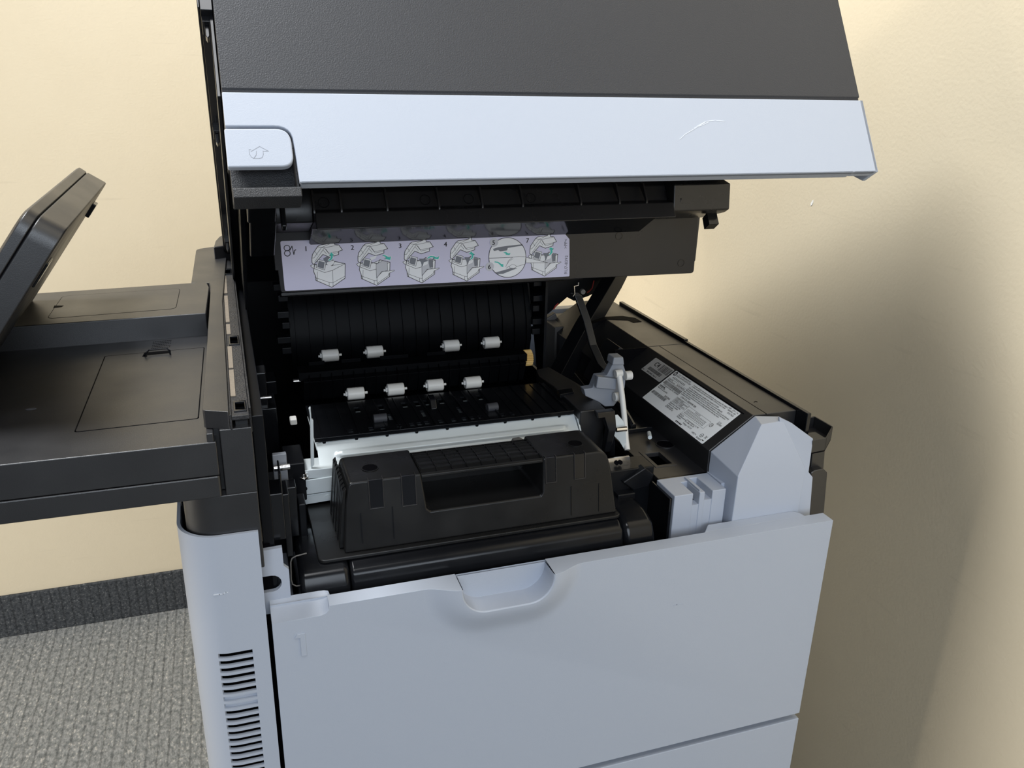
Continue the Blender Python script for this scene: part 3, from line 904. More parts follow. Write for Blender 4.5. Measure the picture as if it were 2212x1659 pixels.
# teal arrows with a white edge, and the paper being pulled
up_arrow = [(0.0900,0.2115),(0.0925,0.2084),(0.0913,0.2083),(0.0911,0.2057),(0.0896,0.2037),(0.0865,0.2032),(0.0891,0.2058),(0.0895,0.2082),(0.0879,0.2082)]
paper1 = [(0.0817,0.2054),(0.0858,0.2076),(0.0890,0.2058),(0.0925,0.2032),(0.0914,0.2002),(0.0866,0.1984),(0.0847,0.1998)]
put(paper1, 'art_grey', 8)
put([(0.0855,0.2017),(0.0925,0.2032),(0.0921,0.2005),(0.0900,0.1986),(0.0866,0.1984),(0.0850,0.2002)], 'art_white', 9)
def arrow(poly, lay=10):
    line(poly, 0.0013, lay, 'art_white', True)
    put(poly, 'teal', lay + 1)
arrow(up_arrow)
arrow([(0.1413,0.2065),(0.1440,0.2053),(0.1462,0.2038),(0.1485,0.2045),(0.1477,0.2009),(0.1420,0.2023),(0.1440,0.2032),(0.1423,0.2047),(0.1402,0.2058)])
put([(0.1275,0.2047),(0.1344,0.2061),(0.1329,0.2030),(0.1287,0.2015)], 'art_white', 9)
arrow([(0.1855,0.2002),(0.1866,0.2023),(0.1891,0.2032),(0.1927,0.2027),(0.1950,0.2012),(0.1977,0.2023),(0.1970,0.1992),(0.1916,0.2004),(0.1934,0.2009),(0.1909,0.2017),(0.1883,0.2015)])
arrow([(0.2316,0.2059),(0.2354,0.2025),(0.2340,0.2026),(0.2340,0.1997),(0.2328,0.1980),(0.2302,0.1972),(0.2323,0.1998),(0.2322,0.2027),(0.2294,0.2032)])
arrow([(0.3192,0.2067),(0.3227,0.2045),(0.3211,0.2042),(0.3217,0.2012),(0.3198,0.1987),(0.3175,0.1979),(0.3192,0.2009),(0.3190,0.2039),(0.3172,0.2044)])
# round close-up between steps 4 and 7
circ = [(0.2706,0.2190),(0.2786,0.2171),(0.2856,0.2123),(0.2904,0.2055),(0.2920,0.1970),(0.2909,0.1886),(0.2864,0.1818),(0.2796,0.1773),(0.2715,0.1762),(0.2635,0.1782),(0.2565,0.1833),(0.2519,0.1905),(0.2504,0.1990),(0.2517,0.2072),(0.2561,0.2135),(0.2628,0.2177)]
circ = round_poly(circ, 0.02, 3)
put(circ, 'art_white', 12)
line(circ, W_ * 1.5, 14, closed=True)
line([(0.2507,0.1979),(0.2768,0.1977)], W_ * 1.2, 14)
put([(0.2551,0.2074),(0.2607,0.2090),(0.2708,0.2100),(0.2872,0.2110),(0.2884,0.2096),(0.2781,0.2086),(0.2713,0.2078),(0.2705,0.2053),(0.2630,0.2045),(0.2607,0.2061),(0.2562,0.2052)], 'art_grey', 13)
put([(0.2664,0.2033),(0.2694,0.2037),(0.2718,0.2020),(0.2744,0.2021),(0.2733,0.2002),(0.2687,0.2009),(0.2695,0.2016)], 'teal', 13)
put([(0.2571,0.1943),(0.2609,0.1937),(0.2648,0.1910),(0.2667,0.1909),(0.2667,0.1876),(0.2633,0.1892),(0.2640,0.1895),(0.2609,0.1923),(0.2570,0.1934)], 'teal', 13)
put([(0.2581,0.1825),(0.2679,0.1846),(0.2755,0.1864),(0.2825,0.1857),(0.2779,0.1844),(0.2665,0.1806),(0.2604,0.1805)], 'art_grey', 13)
hand = [(0.2694,0.1878),(0.2723,0.1943),(0.2768,0.1977),(0.2829,0.1983),(0.2915,0.1976),(0.2909,0.1897),(0.2824,0.1879),(0.2786,0.1859),(0.2740,0.1865),(0.2732,0.1887),(0.2698,0.1863)]
line(hand, W_ * 0.8, 14)
line([(0.2736,0.1883),(0.2762,0.1900),(0.2793,0.1895),(0.2820,0.1875)], W_ * 0.7, 14)
line([(0.2709,0.1907),(0.2734,0.1942),(0.2776,0.1962)], W_ * 0.6, 14)
put([(0.2918,0.1970),(0.3166,0.1899),(0.2920,0.1911)], 'art_white', 13)
line([(0.2918,0.1970),(0.3166,0.1899),(0.2920,0.1910)], W_, 14)
# jam sign, step numbers, part marks
for cx_, cz_ in ([(0.0485,0.2172)][0], [(0.0485,0.2121)][0]):
    line([(cx_ + 0.0027 * math.cos(t), cz_ + 0.0027 * math.sin(t)) for t in [2 * math.pi * k / 20 for k in range(20)]], 0.0007, 2, closed=True)
line([(0.0510,0.2149),(0.0532,0.2188),(0.0545,0.2109),(0.0555,0.2147),(0.0567,0.2152)], 0.0008, 2)
for s, p_ in (('1', [(0.0643,0.2135)][0]), ('2', [(0.1088,0.2127)][0]), ('3', [(0.1562,0.2124)][0]), ('4', [(0.2028,0.2120)][0]), ('7', [(0.2911,0.2123)][0])):
    words(s, p_, 0.0068, 4)
    words(s, (p_[0] + 0.0003, p_[1]), 0.0068, 4)
for s, p_ in (('5', [(0.2539,0.2117)][0]), ('6', [(0.2496,0.1865)][0])):
    cc = (p_[0] + 0.0022, p_[1] + 0.0026)
    put([(cc[0] + 0.0046 * math.cos(t), cc[1] + 0.0046 * math.sin(t)) for t in [2 * math.pi * k / 20 for k in range(20)]], 'art_light', 15)
    words(s, p_, 0.0068, 16)
    words(s, (p_[0] + 0.0003, p_[1]), 0.0068, 16)
words('RU7-8392', [(0.3396,0.1763)][0], 0.0050, 3, rot=math.pi / 2)
words('>PP<', [(0.3380,0.2042)][0], 0.0048, 3, rot=math.pi / 2)
jl.build('jam_label', SLOTS, flap, merge=False, label='lilac sticker with numbered line drawings')

# ------------------------------------------------------------------ inside the bay
ch = MB()
ch.box(-0.0006, 0.0075, 0.026, 0.520, -0.200, 0.1495)
ch.box(0.0075, 0.3560, 0.515, 0.535, -0.200, 0.130)
ch.box(0.0075, 0.4880, 0.030, 0.520, -0.205, -0.200)
ch.box(0.3520, 0.3560, 0.080, 0.520, -0.200, 0.0255)
ch.box(0.0075, 0.3520, 0.135, 0.1400, -0.200, 0.012)
chassis = ch.build('chassis', 'inner', P, bevel=0.0006, label='black inside walls of the bay')
# stepped parts along the left side of the bay
st = MB()
st.box(0.0040, 0.0165, 0.030, 0.055, 0.045, 0.084)
st.box(0.0040, 0.0060, 0.030, 0.055, 0.084, 0.104)
st.box(0.0150, 0.0165, 0.030, 0.055, 0.084, 0.100)
st.box(0.0165, 0.0215, 0.045, 0.070, 0.020, 0.075)
st.box(0.0200, 0.0290, 0.075, 0.090, 0.020, 0.065)
st.build('side_guide', 'gloss', chassis, bevel=0.0008)
st = MB()
st.box(0.0240, 0.0400, 0.120, 0.160, 0.028, 0.064)
st.box(0.0180, 0.0300, 0.100, 0.125, 0.020, 0.052)
st.box(0.0300, 0.0360, 0.080, 0.100, 0.010, 0.046)
st.build('side_guide', 'inner', chassis, bevel=0.0010)
st = MB()
st.box(0.0075, 0.0240, 0.200, 0.240, 0.020, 0.085)
st.box(0.0075, 0.0180, 0.260, 0.300, 0.030, 0.100)
st.box(0.0075, 0.0300, 0.300, 0.330, 0.060, 0.075)
st.prism([(0.205, 0.060), (0.205, 0.118), (0.212, 0.124), (0.220, 0.060)], 'X', 0.0075, 0.0170)
st.build('side_guide', 'gloss', chassis, bevel=0.0010)
bk = MB()
bk.box(*sorted((0.0132, 0.0244)), 0.095, 0.100, 0.0501, 0.0859)
bk.build('bracket', 'lever', chassis, bevel=0.0008)
MB().cyl((0.0137,0.09,0.0763), (0.0261,0.09,0.0767), 0.0028, 14).build('guide_pin', 'chrome', chassis)
MB().cyl((0.0036,0.16,0.1114), (0.0186,0.16,0.1111), 0.0016, 12).build('guide_pin', 'chrome', chassis)
MB().box(*sorted((0.0343, 0.0405)), 0.185, 0.195, 0.0719, 0.0778).build('stop_block', 'white', chassis, bevel=0.0012)
# grey insert with an oblong opening beside the door
gi = [(-0.0030,0.0436),(0.0124,0.0441),(0.0126,0.0284),(0.0161,0.0245),(0.0159,0.0018),(-0.0040,0.0008)]
gm = MB()
hx0, hx1, hz0, hz1 = -0.0025, 0.0102, 0.0072, 0.0214
rh = (hz1 - hz0) / 2
hole = [(hx0 - 0.002, hz0), (hx1 - rh, hz0)] + arc(hx1 - rh, (hz0 + hz1) / 2, rh, -90, 90, 8)[1:] + [(hx0 - 0.002, hz1)]
gm.prism([gi[0], gi[1], gi[2], (gi[2][0], hz1), (hx0 - 0.002, hz1)], 'Y', 0.020, 0.024)
gm.prism([(gi[2][0], hz1)] + [(hx1 - rh + 0.0, hz1)] + [q for q in reversed(arc(hx1 - rh, (hz0 + hz1) / 2, rh, -90, 90, 8)[1:-1])] + [(hx1 - rh, hz0), (gi[4][0], hz0), gi[4], gi[3], gi[2]], 'Y', 0.020, 0.024)
gm.prism([(hx0 - 0.002, hz0), (gi[4][0], hz0), (gi[4][0], -0.012), (hx0 - 0.002, -0.012)], 'Y', 0.020, 0.024)
gm.build('grey_insert', 'silver_in', P, bevel=0.0006, label='light grey insert with an oblong opening')
# wire springs and thin folded edges by the cartridge ends
MB().tube([(0.0305,0.03,0.0301), (0.0226,0.028,0.0303), (0.0194,0.028,0.0288), (0.0182,0.028,0.0257), (0.0175,0.028,0.0101), (0.0182,0.028,0.0058), (0.0209,0.028,0.0036), (0.0249,0.03,0.0024)], 0.00055, 6).build('wire_spring', 'beige', chassis)
for pts in (((0.3396,0.09,-0.0044), (0.3471,0.09,-0.0065), (0.3509,0.09,-0.0101), (0.3528,0.09,-0.0155), (0.3541,0.09,-0.0187)), ((0.3589,0.09,-0.0053), (0.3535,0.09,-0.0055), (0.3522,0.09,-0.0083), (0.3556,0.09,-0.019), (0.3562,0.085,-0.0265), (0.3568,0.08,-0.034), (0.3596,0.08,-0.0371))):
    MB().tube(list(pts), 0.0007, 6).build('wire_spring', 'chrome', chassis)

# ---- paper guide plate with slots and ribs
Gx = lambda v: v
gx0, gx1 = 0.0522, 0.3007
holes = []
for x_ in (0.0853, 0.1041, 0.1147, 0.1299, 0.1423, 0.1492, 0.1563, 0.1696, 0.1818, 0.1925, 0.2003, 0.2082, 0.2309, 0.2407):
    holes.append((x_ - 0.0022, x_ + 0.0022, 0.1565, 0.1635))
for x_ in (0.1258, 0.1580, 0.1938, 0.2226):
    holes.append((x_ - 0.0017, x_ + 0.0017, 0.176, 0.190))
for x_ in (0.0990, 0.1220, 0.1451, 0.1579, 0.1678, 0.1821, 0.2059, 0.2223):
    holes.append((x_ - 0.0024, x_ + 0.0024, 0.203, 0.216))
gp = MB()
gp.plate(lambda u, v, w: (u + (v - 0.15) * (0.02 if u > 0.2 else -0.06) * 0, v, 0.0710 - w), (gx0, gx1), (0.1500, 0.2330), holes, 0.0018)
for k in range(22):
    x_ = gx0 + 0.006 + (gx1 - gx0 - 0.012) * k / 21
    if any(h[0] - 0.001 < x_ < h[1] + 0.001 for h in holes):
        x_ += 0.0035
    gp.box(x_ - 0.0004, x_ + 0.0004, 0.1505, 0.2320, 0.0709, 0.0718 + (0.0008 if k % 3 == 0 else 0))
guide = gp.build('paper_guide', 'gloss', P, bevel=0.0003, label='slotted black paper guide plate')
for x_ in (0.0603, 0.0890, 0.1168, 0.1443, 0.1733, 0.2021, 0.2301, 0.2578, 0.2855):
    MB().prism([(x_ - 0.0022, 0.0694), (x_ + 0.0022, 0.0694), (x_ + 0.0004, 0.0640), (x_ - 0.0004, 0.0640)], 'Y', 0.1502, 0.1515).build('guide_tooth', 'gloss', guide)
MB().box(gx0, gx1, 0.1490, 0.1503, 0.0685, 0.0722).build('guide_edge', 'gloss', guide, bevel=0.0003)
for a, b in (((0.1092,0.177,0.073), (0.1214,0.177,0.073)), ((0.2194,0.175,0.073), (0.23,0.1758,0.073))):
    MB().cyl((a[0], a[1], 0.0735), (b[0], b[1], 0.0735), 0.0042, 16).build('pinch_roller', 'roller', guide)
c_ = (0.1708,0.201,0.073)
MB().prism([(c_[1] - 0.010, 0.071), (c_[1] - 0.004, 0.079), (c_[1] + 0.006, 0.0805), (c_[1] + 0.014, 0.071)], 'X', c_[0] - 0.003, c_[0] + 0.003).build('sensor_flag', 'gloss', guide, bevel=0.0008)

# ---- zinc plate with a pressed bead, and its bracket
s0, s1 = 0.0535, 0.3013
zt, zb = 0.0670, 0.0511
def sp_(u, t, h=0.0):
    """u along the plate 0..1, t down the plate 0..1, h out of the plate."""
    y = 0.1515 - 0.0195 * t
    z = zt + (zb - zt) * t
    n = Vector((0, zb - zt, 0.0195)).normalized()
    n = -n if n.y > 0 else n
    return (s0 + (s1 - s0) * u, y + n.y * h, z + n.z * h)
sm_ = MB()
NU, NT = 90, 26
def bead(u, t):
    du = max(0.0, abs(u - 0.51) - 0.425) * (s1 - s0)
    dt = (t - 0.56) * 0.030
    d = math.hypot(du, dt)
    return 0.0030 * max(0.0, min(1.0, (0.0050 - d) / 0.0022))
rows = [[sp_(i / NU, j / NT, bead(i / NU, j / NT)) for i in range(NU + 1)] for j in range(NT + 1)]
sm_.loft(rows, cap=False, closed=False)
bz = sp_(0, 1)
sm_.add([sp_(0, 1), sp_(1, 1), (s1, bz[1] + 0.004, bz[2] - 0.004), (s0, bz[1] + 0.004, bz[2] - 0.004)], [(0, 1, 2, 3)])
zinc = sm_.build('zinc_plate', 'steel', P, smooth=1.0, weld=True, label='zinc plated steel plate with a pressed bead')
MB().box(s0, s1, 0.1540, 0.2320, 0.0585, 0.0600).build('under_plate', 'steel', zinc)
br = MB()
br.prism([(0.0471,0.1094),(0.0487,0.1109),(0.0488,0.1002),(0.0503,0.0988),(0.0486,0.0571),(0.0457,0.0540),(0.0478,0.1025)], 'Y', 0.128, 0.1315)
br.build('plate_bracket', 'steel', zinc, bevel=0.0004)
fr_ = MB()
fr_.prism([(0.0341,0.0538),(0.0652,0.0532),(0.0648,0.0442),(0.0336,0.0459)], 'Y', 0.126, 0.150)
fr_.prism([(0.0342,0.0445),(0.0647,0.0452),(0.0640,0.0312),(0.0345,0.0305)], 'Y', 0.125, 0.127)
fr_.prism([(0.0345,0.0293),(0.0641,0.0299),(0.0637,0.0213),(0.0347,0.0201)], 'Y', 0.1265, 0.128)
fr_.build('frame_rail', 'steel', zinc, bevel=0.0005)
sc1 = MB()
p_ = Vector((0.0386,0.122,0.0511))
sc1.cyl(p_ + Vector((0, 0, -0.0025)), p_ + Vector((0, 0, -0.0008)), 0.0042, 18)
sc1.cyl(p_ + Vector((0, 0, -0.0008)), p_ + Vector((0, 0, 0.0020)), 0.0028, 14, 0.0022)
sc1.box(p_.x - 0.0022, p_.x + 0.0022, p_.y - 0.0004, p_.y + 0.0004, p_.z + 0.0015, p_.z + 0.0023)
sc1.build('screw', 'chrome', zinc, bevel=0.0003)
q_ = Vector((0.0392,0.1248,0.0367))
MB().cyl(q_, q_ + Vector((0, 0.0006, 0)), 0.0020, 14).build('rail_hole', 'void', zinc)
q_ = Vector((0.0582,0.1262,0.025))
MB().cyl(q_, q_ + Vector((0, -0.0006, 0)), 0.0026, 16).build('rivet', 'steel', zinc)
MB().prism([(0.1624,0.0655),(0.1445,0.0649),(0.1363,0.0551),(0.1617,0.0402)], 'X', 0.3020, 0.3035).build('plate_bracket', 'steel', zinc)

# ---- delivery bar, back guide and the white guide rollers
db = MB()
b0, b1 = 0.0501, 0.2912
db.box(b0, b1, 0.262, 0.285, 0.0860, 0.0945)
db.prism([(0.2560, 0.0865), (0.2660, 0.0900), (0.2840, 0.0700), (0.2650, 0.0640)], 'X', b0 + 0.004, b1 - 0.003)
for k in range(21):
    x_ = b0 + 0.010 + (b1 - b0 - 0.02) * k / 20
    db.prism([(0.2550, 0.0875), (0.2650, 0.0945), (0.2660, 0.0650), (0.2600, 0.0640)], 'X', x_ - 0.0004, x_ + 0.0004)
for x_, w_ in ((0.062, 0.016), (0.095, 0.02), (0.135, 0.03), (0.185, 0.02)):
    db.box(x_, x_ + w_, 0.282, 0.284, 0.0945, 0.0985)
bar = db.build('delivery_bar', 'guide', P, bevel=0.0004, label='ribbed black bar across the paper exit')
gr = MB()
gx, gy, gz = (0.294,0.262,0.0865)
n = 24
for r0_, x0_, x1_ in ((0.0078, gx - 0.0030, gx + 0.0052),):
    pts = []
    for k in range(n * 2):
        a = math.pi * k / n
        r = 0.0090 if k % 2 == 0 else 0.0079
        pts.append((gy + 0.010 + r * math.cos(a), gz + r * math.sin(a)))
    gr.prism(pts, 'X', x0_, x1_)
gr.cyl((gx - 0.0050, gy + 0.010, gz), (gx - 0.0025, gy + 0.010, gz), 0.0058, 18)
gr.build('gear', 'gear', bar, bevel=0.0002)
ag = (0.0477,0.262,0.0858)
MB().cyl((ag[0] - 0.003, 0.265, ag[2]), (ag[0] + 0.004, 0.265, ag[2]), 0.0022, 12).build('shaft_end', 'chrome', bar)
def nylon_roller(c, parent, r=0.0063, half=0.0085):
    m = MB()
    m.loft([[(c[0] + x, c[1] + rr * math.cos(t), c[2] + rr * math.sin(t)) for t in [2 * math.pi * k / 20 for k in range(20)]]
            for x, rr in ((-half, r - 0.0006), (-half + 0.0006, r), (half - 0.0006, r), (half, r - 0.0006))])
    m.cyl((c[0] - half - 0.0035, c[1], c[2]), (c[0] + half + 0.0035, c[1], c[2]), 0.0013, 8)
    m.box(c[0] - half - 0.0018, c[0] - half, c[1] - 0.003, c[1] + 0.001, c[2] - 0.001, c[2] + 0.0035)
    return m.build('guide_roller', 'white', parent, smooth=0.7)
for c in ((0.1036,0.25,0.0723), (0.1442,0.25,0.0727), (0.1855,0.25,0.0732), (0.2264,0.25,0.0723)):
    nylon_roller(c, bar)
bg_ = MB()
prof_b = [(0.372, 0.020), (0.350, 0.060), (0.343, 0.085), (0.346, 0.110), (0.358, 0.140), (0.376, 0.170), (0.400, 0.205)]
bg_.prism(prof_b + [(y + 0.008, z) for y, z in reversed(prof_b)], 'X', 0.050, 0.325)
for k in range(19):
    x_ = 0.056 + 0.263 * k / 18
    bg_.prism([(y - 0.003, z) for y, z in prof_b] + [(y + 0.002, z) for y, z in reversed(prof_b)], 'X', x_ - 0.0004, x_ + 0.0004)
bguide = bg_.build('back_guide', 'guide', P, label='tall black paper guide with ribs')
for c in ((0.0899,0.338,0.0852), (0.1386,0.338,0.0853), (0.2259,0.338,0.0852), (0.274,0.338,0.0852)):
    nylon_roller(c, bguide, 0.0068, 0.0090)
for z_, w_ in ((0.160, 0.014), (0.148, 0.010), (0.130, 0.012), (0.118, 0.008), (0.102, 0.014), (0.090, 0.010)):
    MB().box(0.050 - w_, 0.050, 0.340, 0.352, z_, z_ + 0.007).build('guide_comb', 'inner', bguide, bevel=0.0006)
    MB().box(0.325, 0.325 + w_, 0.340, 0.352, z_, z_ + 0.007).build('guide_comb', 'inner', bguide, bevel=0.0006)
MB().prism([(0.330, 0.030), (0.345, 0.030), (0.420, 0.230), (0.330, 0.190)], 'X', 0.336, 0.339).build('guide_cheek', 'inner', bguide)

# ---- black blocks and hinge pieces to the right of the guide
rk = MB()
rk.box(0.3029, 0.3296, 0.140, 0.215, 0.020, 0.0744)
rk.prism([(x, y) for x, y, z in ((0.3108,0.1535,0.0725), (0.3324,0.1552,0.0725), (0.335,0.2055,0.0725), (0.3218,0.2756,0.0725), (0.3051,0.2705,0.0725), (0.3013,0.2498,0.0725))], 'Z', 0.040, 0.0725)
blk = rk.build('fuser_block', 'deck', P, bevel=0.0012, label='satin black block beside the paper guide')
MB().prism([(x, y) for x, y, z in ((0.3008,0.1955,0.0745), (0.3175,0.1964,0.0745), (0.3153,0.1861,0.0745), (0.2987,0.1826,0.0745))], 'Z', 0.0725, 0.0765).build('block_catch', 'gloss', blk, bevel=0.0006)
MB().box(*sorted((0.3172, 0.3203)), 0.195, 0.200, 0.0676, 0.0712).build('block_tip', 'white', blk, bevel=0.0008)
fb = MB()
fb.prism([(0.3104,0.0808),(0.3291,0.0807),(0.3318,0.0626),(0.3267,0.0379),(0.3208,0.0387),(0.3232,0.0612),(0.3184,0.0747),(0.3117,0.0745)], 'Y', 0.118, 0.126)
fb.prism([(0.3290,0.0661),(0.3350,0.0654),(0.3376,0.0276),(0.3315,0.0284)], 'Y', 0.128, 0.150)
fb.build('arm_bracket', 'gloss', blk, bevel=0.0008)
sl_ = MB()
sl_.prism([(0.3242,0.0729),(0.3353,0.0736),(0.3418,0.0661),(0.3443,0.0595),(0.3474,0.0379),(0.3497,0.0336),(0.3445,0.0363),(0.3389,0.0454),(0.3335,0.0510),(0.3291,0.0588)], 'Y', 0.124, 0.1255)
sl_.build('arm_plate', 'steel', blk, bevel=0.0003)
MB().cyl((0.3319,0.119,0.0607), (0.3427,0.119,0.0604), 0.0026, 14).build('arm_pin', 'chrome', blk)
bp = MB()
bp.prism([(0.3070,0.0483),(0.3305,0.0485),(0.3327,0.0397),(0.3086,0.0396)], 'Y', 0.085, 0.087)
bp.build('contact_plate', 'chrome', blk, bevel=0.0003)
for c in ((0.3175,0.0845,0.0434), (0.3212,0.0845,0.0434)):
    MB().cyl(c, (c[0], c[1] - 0.001, c[2]), 0.0020, 12).build('contact_eye', 'void', blk)
dk = MB()
dk.box(0.300, 0.352, 0.075, 0.100, -0.040, 0.0402)
dk.box(0.312, 0.330, 0.066, 0.080, -0.040, 0.020)
dk.prism([(0.318, 0.030), (0.330, 0.020), (0.345, 0.022), (0.350, 0.034), (0.340, 0.042)], 'Y', 0.070, 0.080)
dk.build('cartridge_seat', 'inner', chassis, bevel=0.0012)

# ---- grey lever with its white rod
LV = 0.165
lv = MB().prism([(0.3464,0.1107),(0.3576,0.1102),(0.3620,0.0995),(0.3616,0.0837),(0.3563,0.0722),(0.3507,0.0647),(0.3409,0.0653),(0.3328,0.0716),(0.3188,0.0791),(0.3164,0.0867),(0.3258,0.0872),(0.3301,0.0991),(0.3407,0.0991)], 'Y', LV, LV + 0.010)
lv.prism([(0.3450,0.1186),(0.3555,0.1182),(0.3572,0.1098),(0.3440,0.1110)], 'Y', LV - 0.004, LV + 0.010)
lv.prism([(0.3283,0.1010),(0.3496,0.0965),(0.3489,0.0848),(0.3270,0.0890)], 'Y', LV - 0.006, LV)
lever = lv.build('lever', 'lever', P, bevel=0.0010, label='grey plastic lever with a white rod')
for c in ((0.3627,0.162,0.098), (0.351,0.16,0.0771)):
    MB().cyl((c[0] - 0.0035, c[1], c[2]), (c[0] + 0.0035, c[1], c[2]), 0.0046, 16).build('lever_boss', 'white', lever, bevel=0.0006)
rd = MB()
rd.tube([(0.3503,0.158,0.1021), (0.3501,0.156,0.0989), (0.3518,0.152,0.0835), (0.3521,0.146,0.0685), (0.3509,0.138,0.0545), (0.3478,0.128,0.0442), (0.3471,0.122,0.036)], 0.0029, 10)
rd.cyl(Vector((0.3503,0.158,0.1021)) + Vector((-0.004, 0, 0.0005)), Vector((0.3503,0.158,0.1021)) + Vector((0.003, 0, 0.001)), 0.0038, 12)
rd.build('lever_rod', 'white', lever, smooth=1.0)

# ---- support arms behind the flap
ga = MB()
ga.tube([(0.4926,0.46,0.1374), (0.4722,0.44,0.121), (0.4181,0.4,0.0718), (0.3739,0.36,0.0342), (0.3585,0.35,0.0161)], 0.0150, 4)
ga.build('lid_strut', 'inner', P, bevel=0.001, smooth=0.3, label='black strut that holds the lid up')
la = MB()
pa = [(0.3586,0.3,0.1489), (0.3645,0.3,0.1443), (0.3696,0.285,0.1211), (0.3724,0.27,0.0956), (0.3746,0.25,0.0802), (0.3806,0.24,0.0728)]
la.loft([[Vector(p) + Vector(d) for d in ((-0.0045, 0, 0), (0.0045, 0, 0), (0.0045, 0.005, 0), (-0.0045, 0.005, 0))] for p in pa])
arm = la.build('link_arm', 'black', P, bevel=0.0008, smooth=0.3, label='cranked black link arm')
hk = MB()
hk.tube([(0.3622,0.298,0.1609), (0.3624,0.298,0.1577), (0.3574,0.298,0.1569), (0.3584,0.298,0.1484), (0.3563,0.298,0.1453)], 0.0010, 6)
hk.build('link_hook', 'chrome', arm)
MB().cyl((0.3668,0.297,0.1508), Vector((0.3668,0.297,0.1508)) + Vector((0, -0.004, 0)), 0.0028, 12).build('link_pin', 'beige', arm)
wr_ = MB()
wr_.tube([(0.4596,0.47,0.1172), (0.4575,0.47,0.107), (0.4543,0.47,0.1034), (0.4504,0.47,0.101)], 0.0009, 6)
wr_.build('wire', 'red', arm)
wr_ = MB()
wr_.tube([(0.4092,0.47,0.0888), (0.4054,0.47,0.0852), (0.4029,0.47,0.0809)], 0.0009, 6)
wr_.build('wire', 'red', arm)
rp_ = MB()
rp_.prism([(0.3992,0.0613),(0.4138,0.0695),(0.4184,0.0600),(0.4558,0.0839),(0.4641,0.0364),(0.4033,0.0263)], 'Y', 0.490, 0.50)
rp_.box(0.40, 0.470, 0.455, 0.52, -0.02, 0.060)
rear = rp_.build('bin_panel', 'beige', P, bevel=0.0015, label='beige grey panel at the back of the bay')
MB().tube([(0.358,0.4,0.0896), (0.3603,0.4,0.059), (0.3621,0.4,0.0465)], 0.0010, 6).build('panel_edge', 'white', rear)
dl = MB()
dl.prism([(x, y) for x, y, z in ((0.4114,0.4696,0.02), (0.4987,0.5856,0.02), (0.4426,0.3299,0.02), (0.386,0.2667,0.02))], 'Z', -0.02, 0.02)
dl.build('bay_shelf', 'inner', chassis, bevel=0.001)

# ------------------------------------------------------------------ right hand cover with the rating labels
cvp = [(0.4040, 0.0), (0.4030, 0.0530), (0.4470, 0.0840), (0.4945, 0.0840), (0.4945, 0.0)]
cv = MB().prism(cvp, 'Y', 0.0665, 0.2800)
cover = cv.build('side_cover', 'deck', P, bevel=0.0008, label='satin black cover with a sloping face and rating labels')
c2 = MB().prism(cvp, 'Y', 0.2812, 0.4900)
c2.hexa([(0.395, 0.290, 0.030), (0.430, 0.290, 0.073), (0.430, 0.340, 0.073), (0.395, 0.345, 0.030), (0.397, 0.300, 0.050), (0.420, 0.300, 0.0800), (0.420, 0.335, 0.0800), (0.397, 0.335, 0.050)])
cover2 = c2.build('back_cover', 'deck', P, bevel=0.0008, label='satin black cover behind the labelled one')
rm_ = MB()
rm_.box(0.4945, 0.4990, 0.050, 0.2820, 0.050, 0.0868)
rm_.box(0.4945, 0.5000, 0.2820, 0.460, 0.050, 0.0885)
rim = rm_.build('cover_rim', 'gloss', cover, bevel=0.0008)
MB().box(0.4604, 0.4612, 0.0664, 0.2800, 0.0830, 0.08412).build('cover_seam', 'void', cover)
MB().box(0.404, 0.4945, 0.2798, 0.2814, 0.0, 0.0835).build('cover_seam', 'void', cover)
MB().prism([(0.4662,0.0954),(0.4694,0.0971),(0.4703,0.0948),(0.4695,0.0939),(0.4686,0.0959),(0.4662,0.0942)], 'Z', 0.0838, 0.08425).build('cover_mark', 'void', cover)
MB().prism([(0.4220,0.3989),(0.4456,0.4083),(0.4740,0.4057),(0.4861,0.3937),(0.4865,0.3760),(0.4742,0.3749),(0.4720,0.3863),(0.4470,0.3969),(0.4182,0.3827)], 'Z', 0.0836, 0.0845).build('cover_grip', 'void', cover2)
sn = Vector((-0.031, 0, 0.044)).normalized()
sv = Vector((0.044, 0, 0.031)).normalized()
so = Vector((0.403, 0, 0.053))
def slope(u, v, h=0.0):
    """u runs along the cover towards the camera, v up the sloping face."""
    q = so + sv * v + sn * h
    return (q.x, -u, q.z)
gl = MB()
big = [(-0.2060,0.0478),(-0.0808,0.0488),(-0.0794,0.0010),(-0.2044,0.0012)]
gv = (big[0][1] + big[1][1]) / 2 + 0.0006
gu0, gu1 = big[0][0] + 0.003, big[1][0] + 0.004
gl.hexa([slope(gu0, gv, -0.0003), slope(gu1, gv, -0.0003), slope(gu1, gv + 0.0011, -0.0003), slope(gu0, gv + 0.0011, -0.0003),
         slope(gu0, gv, 0.0001), slope(gu1, gv, 0.0001), slope(gu1, gv + 0.0011, 0.0001), slope(gu0, gv + 0.0011, 0.0001)])
gl.build('label_groove', 'void', cover)
SL2 = ['paper', 'ink', 'paper_grey', 'art_grey']
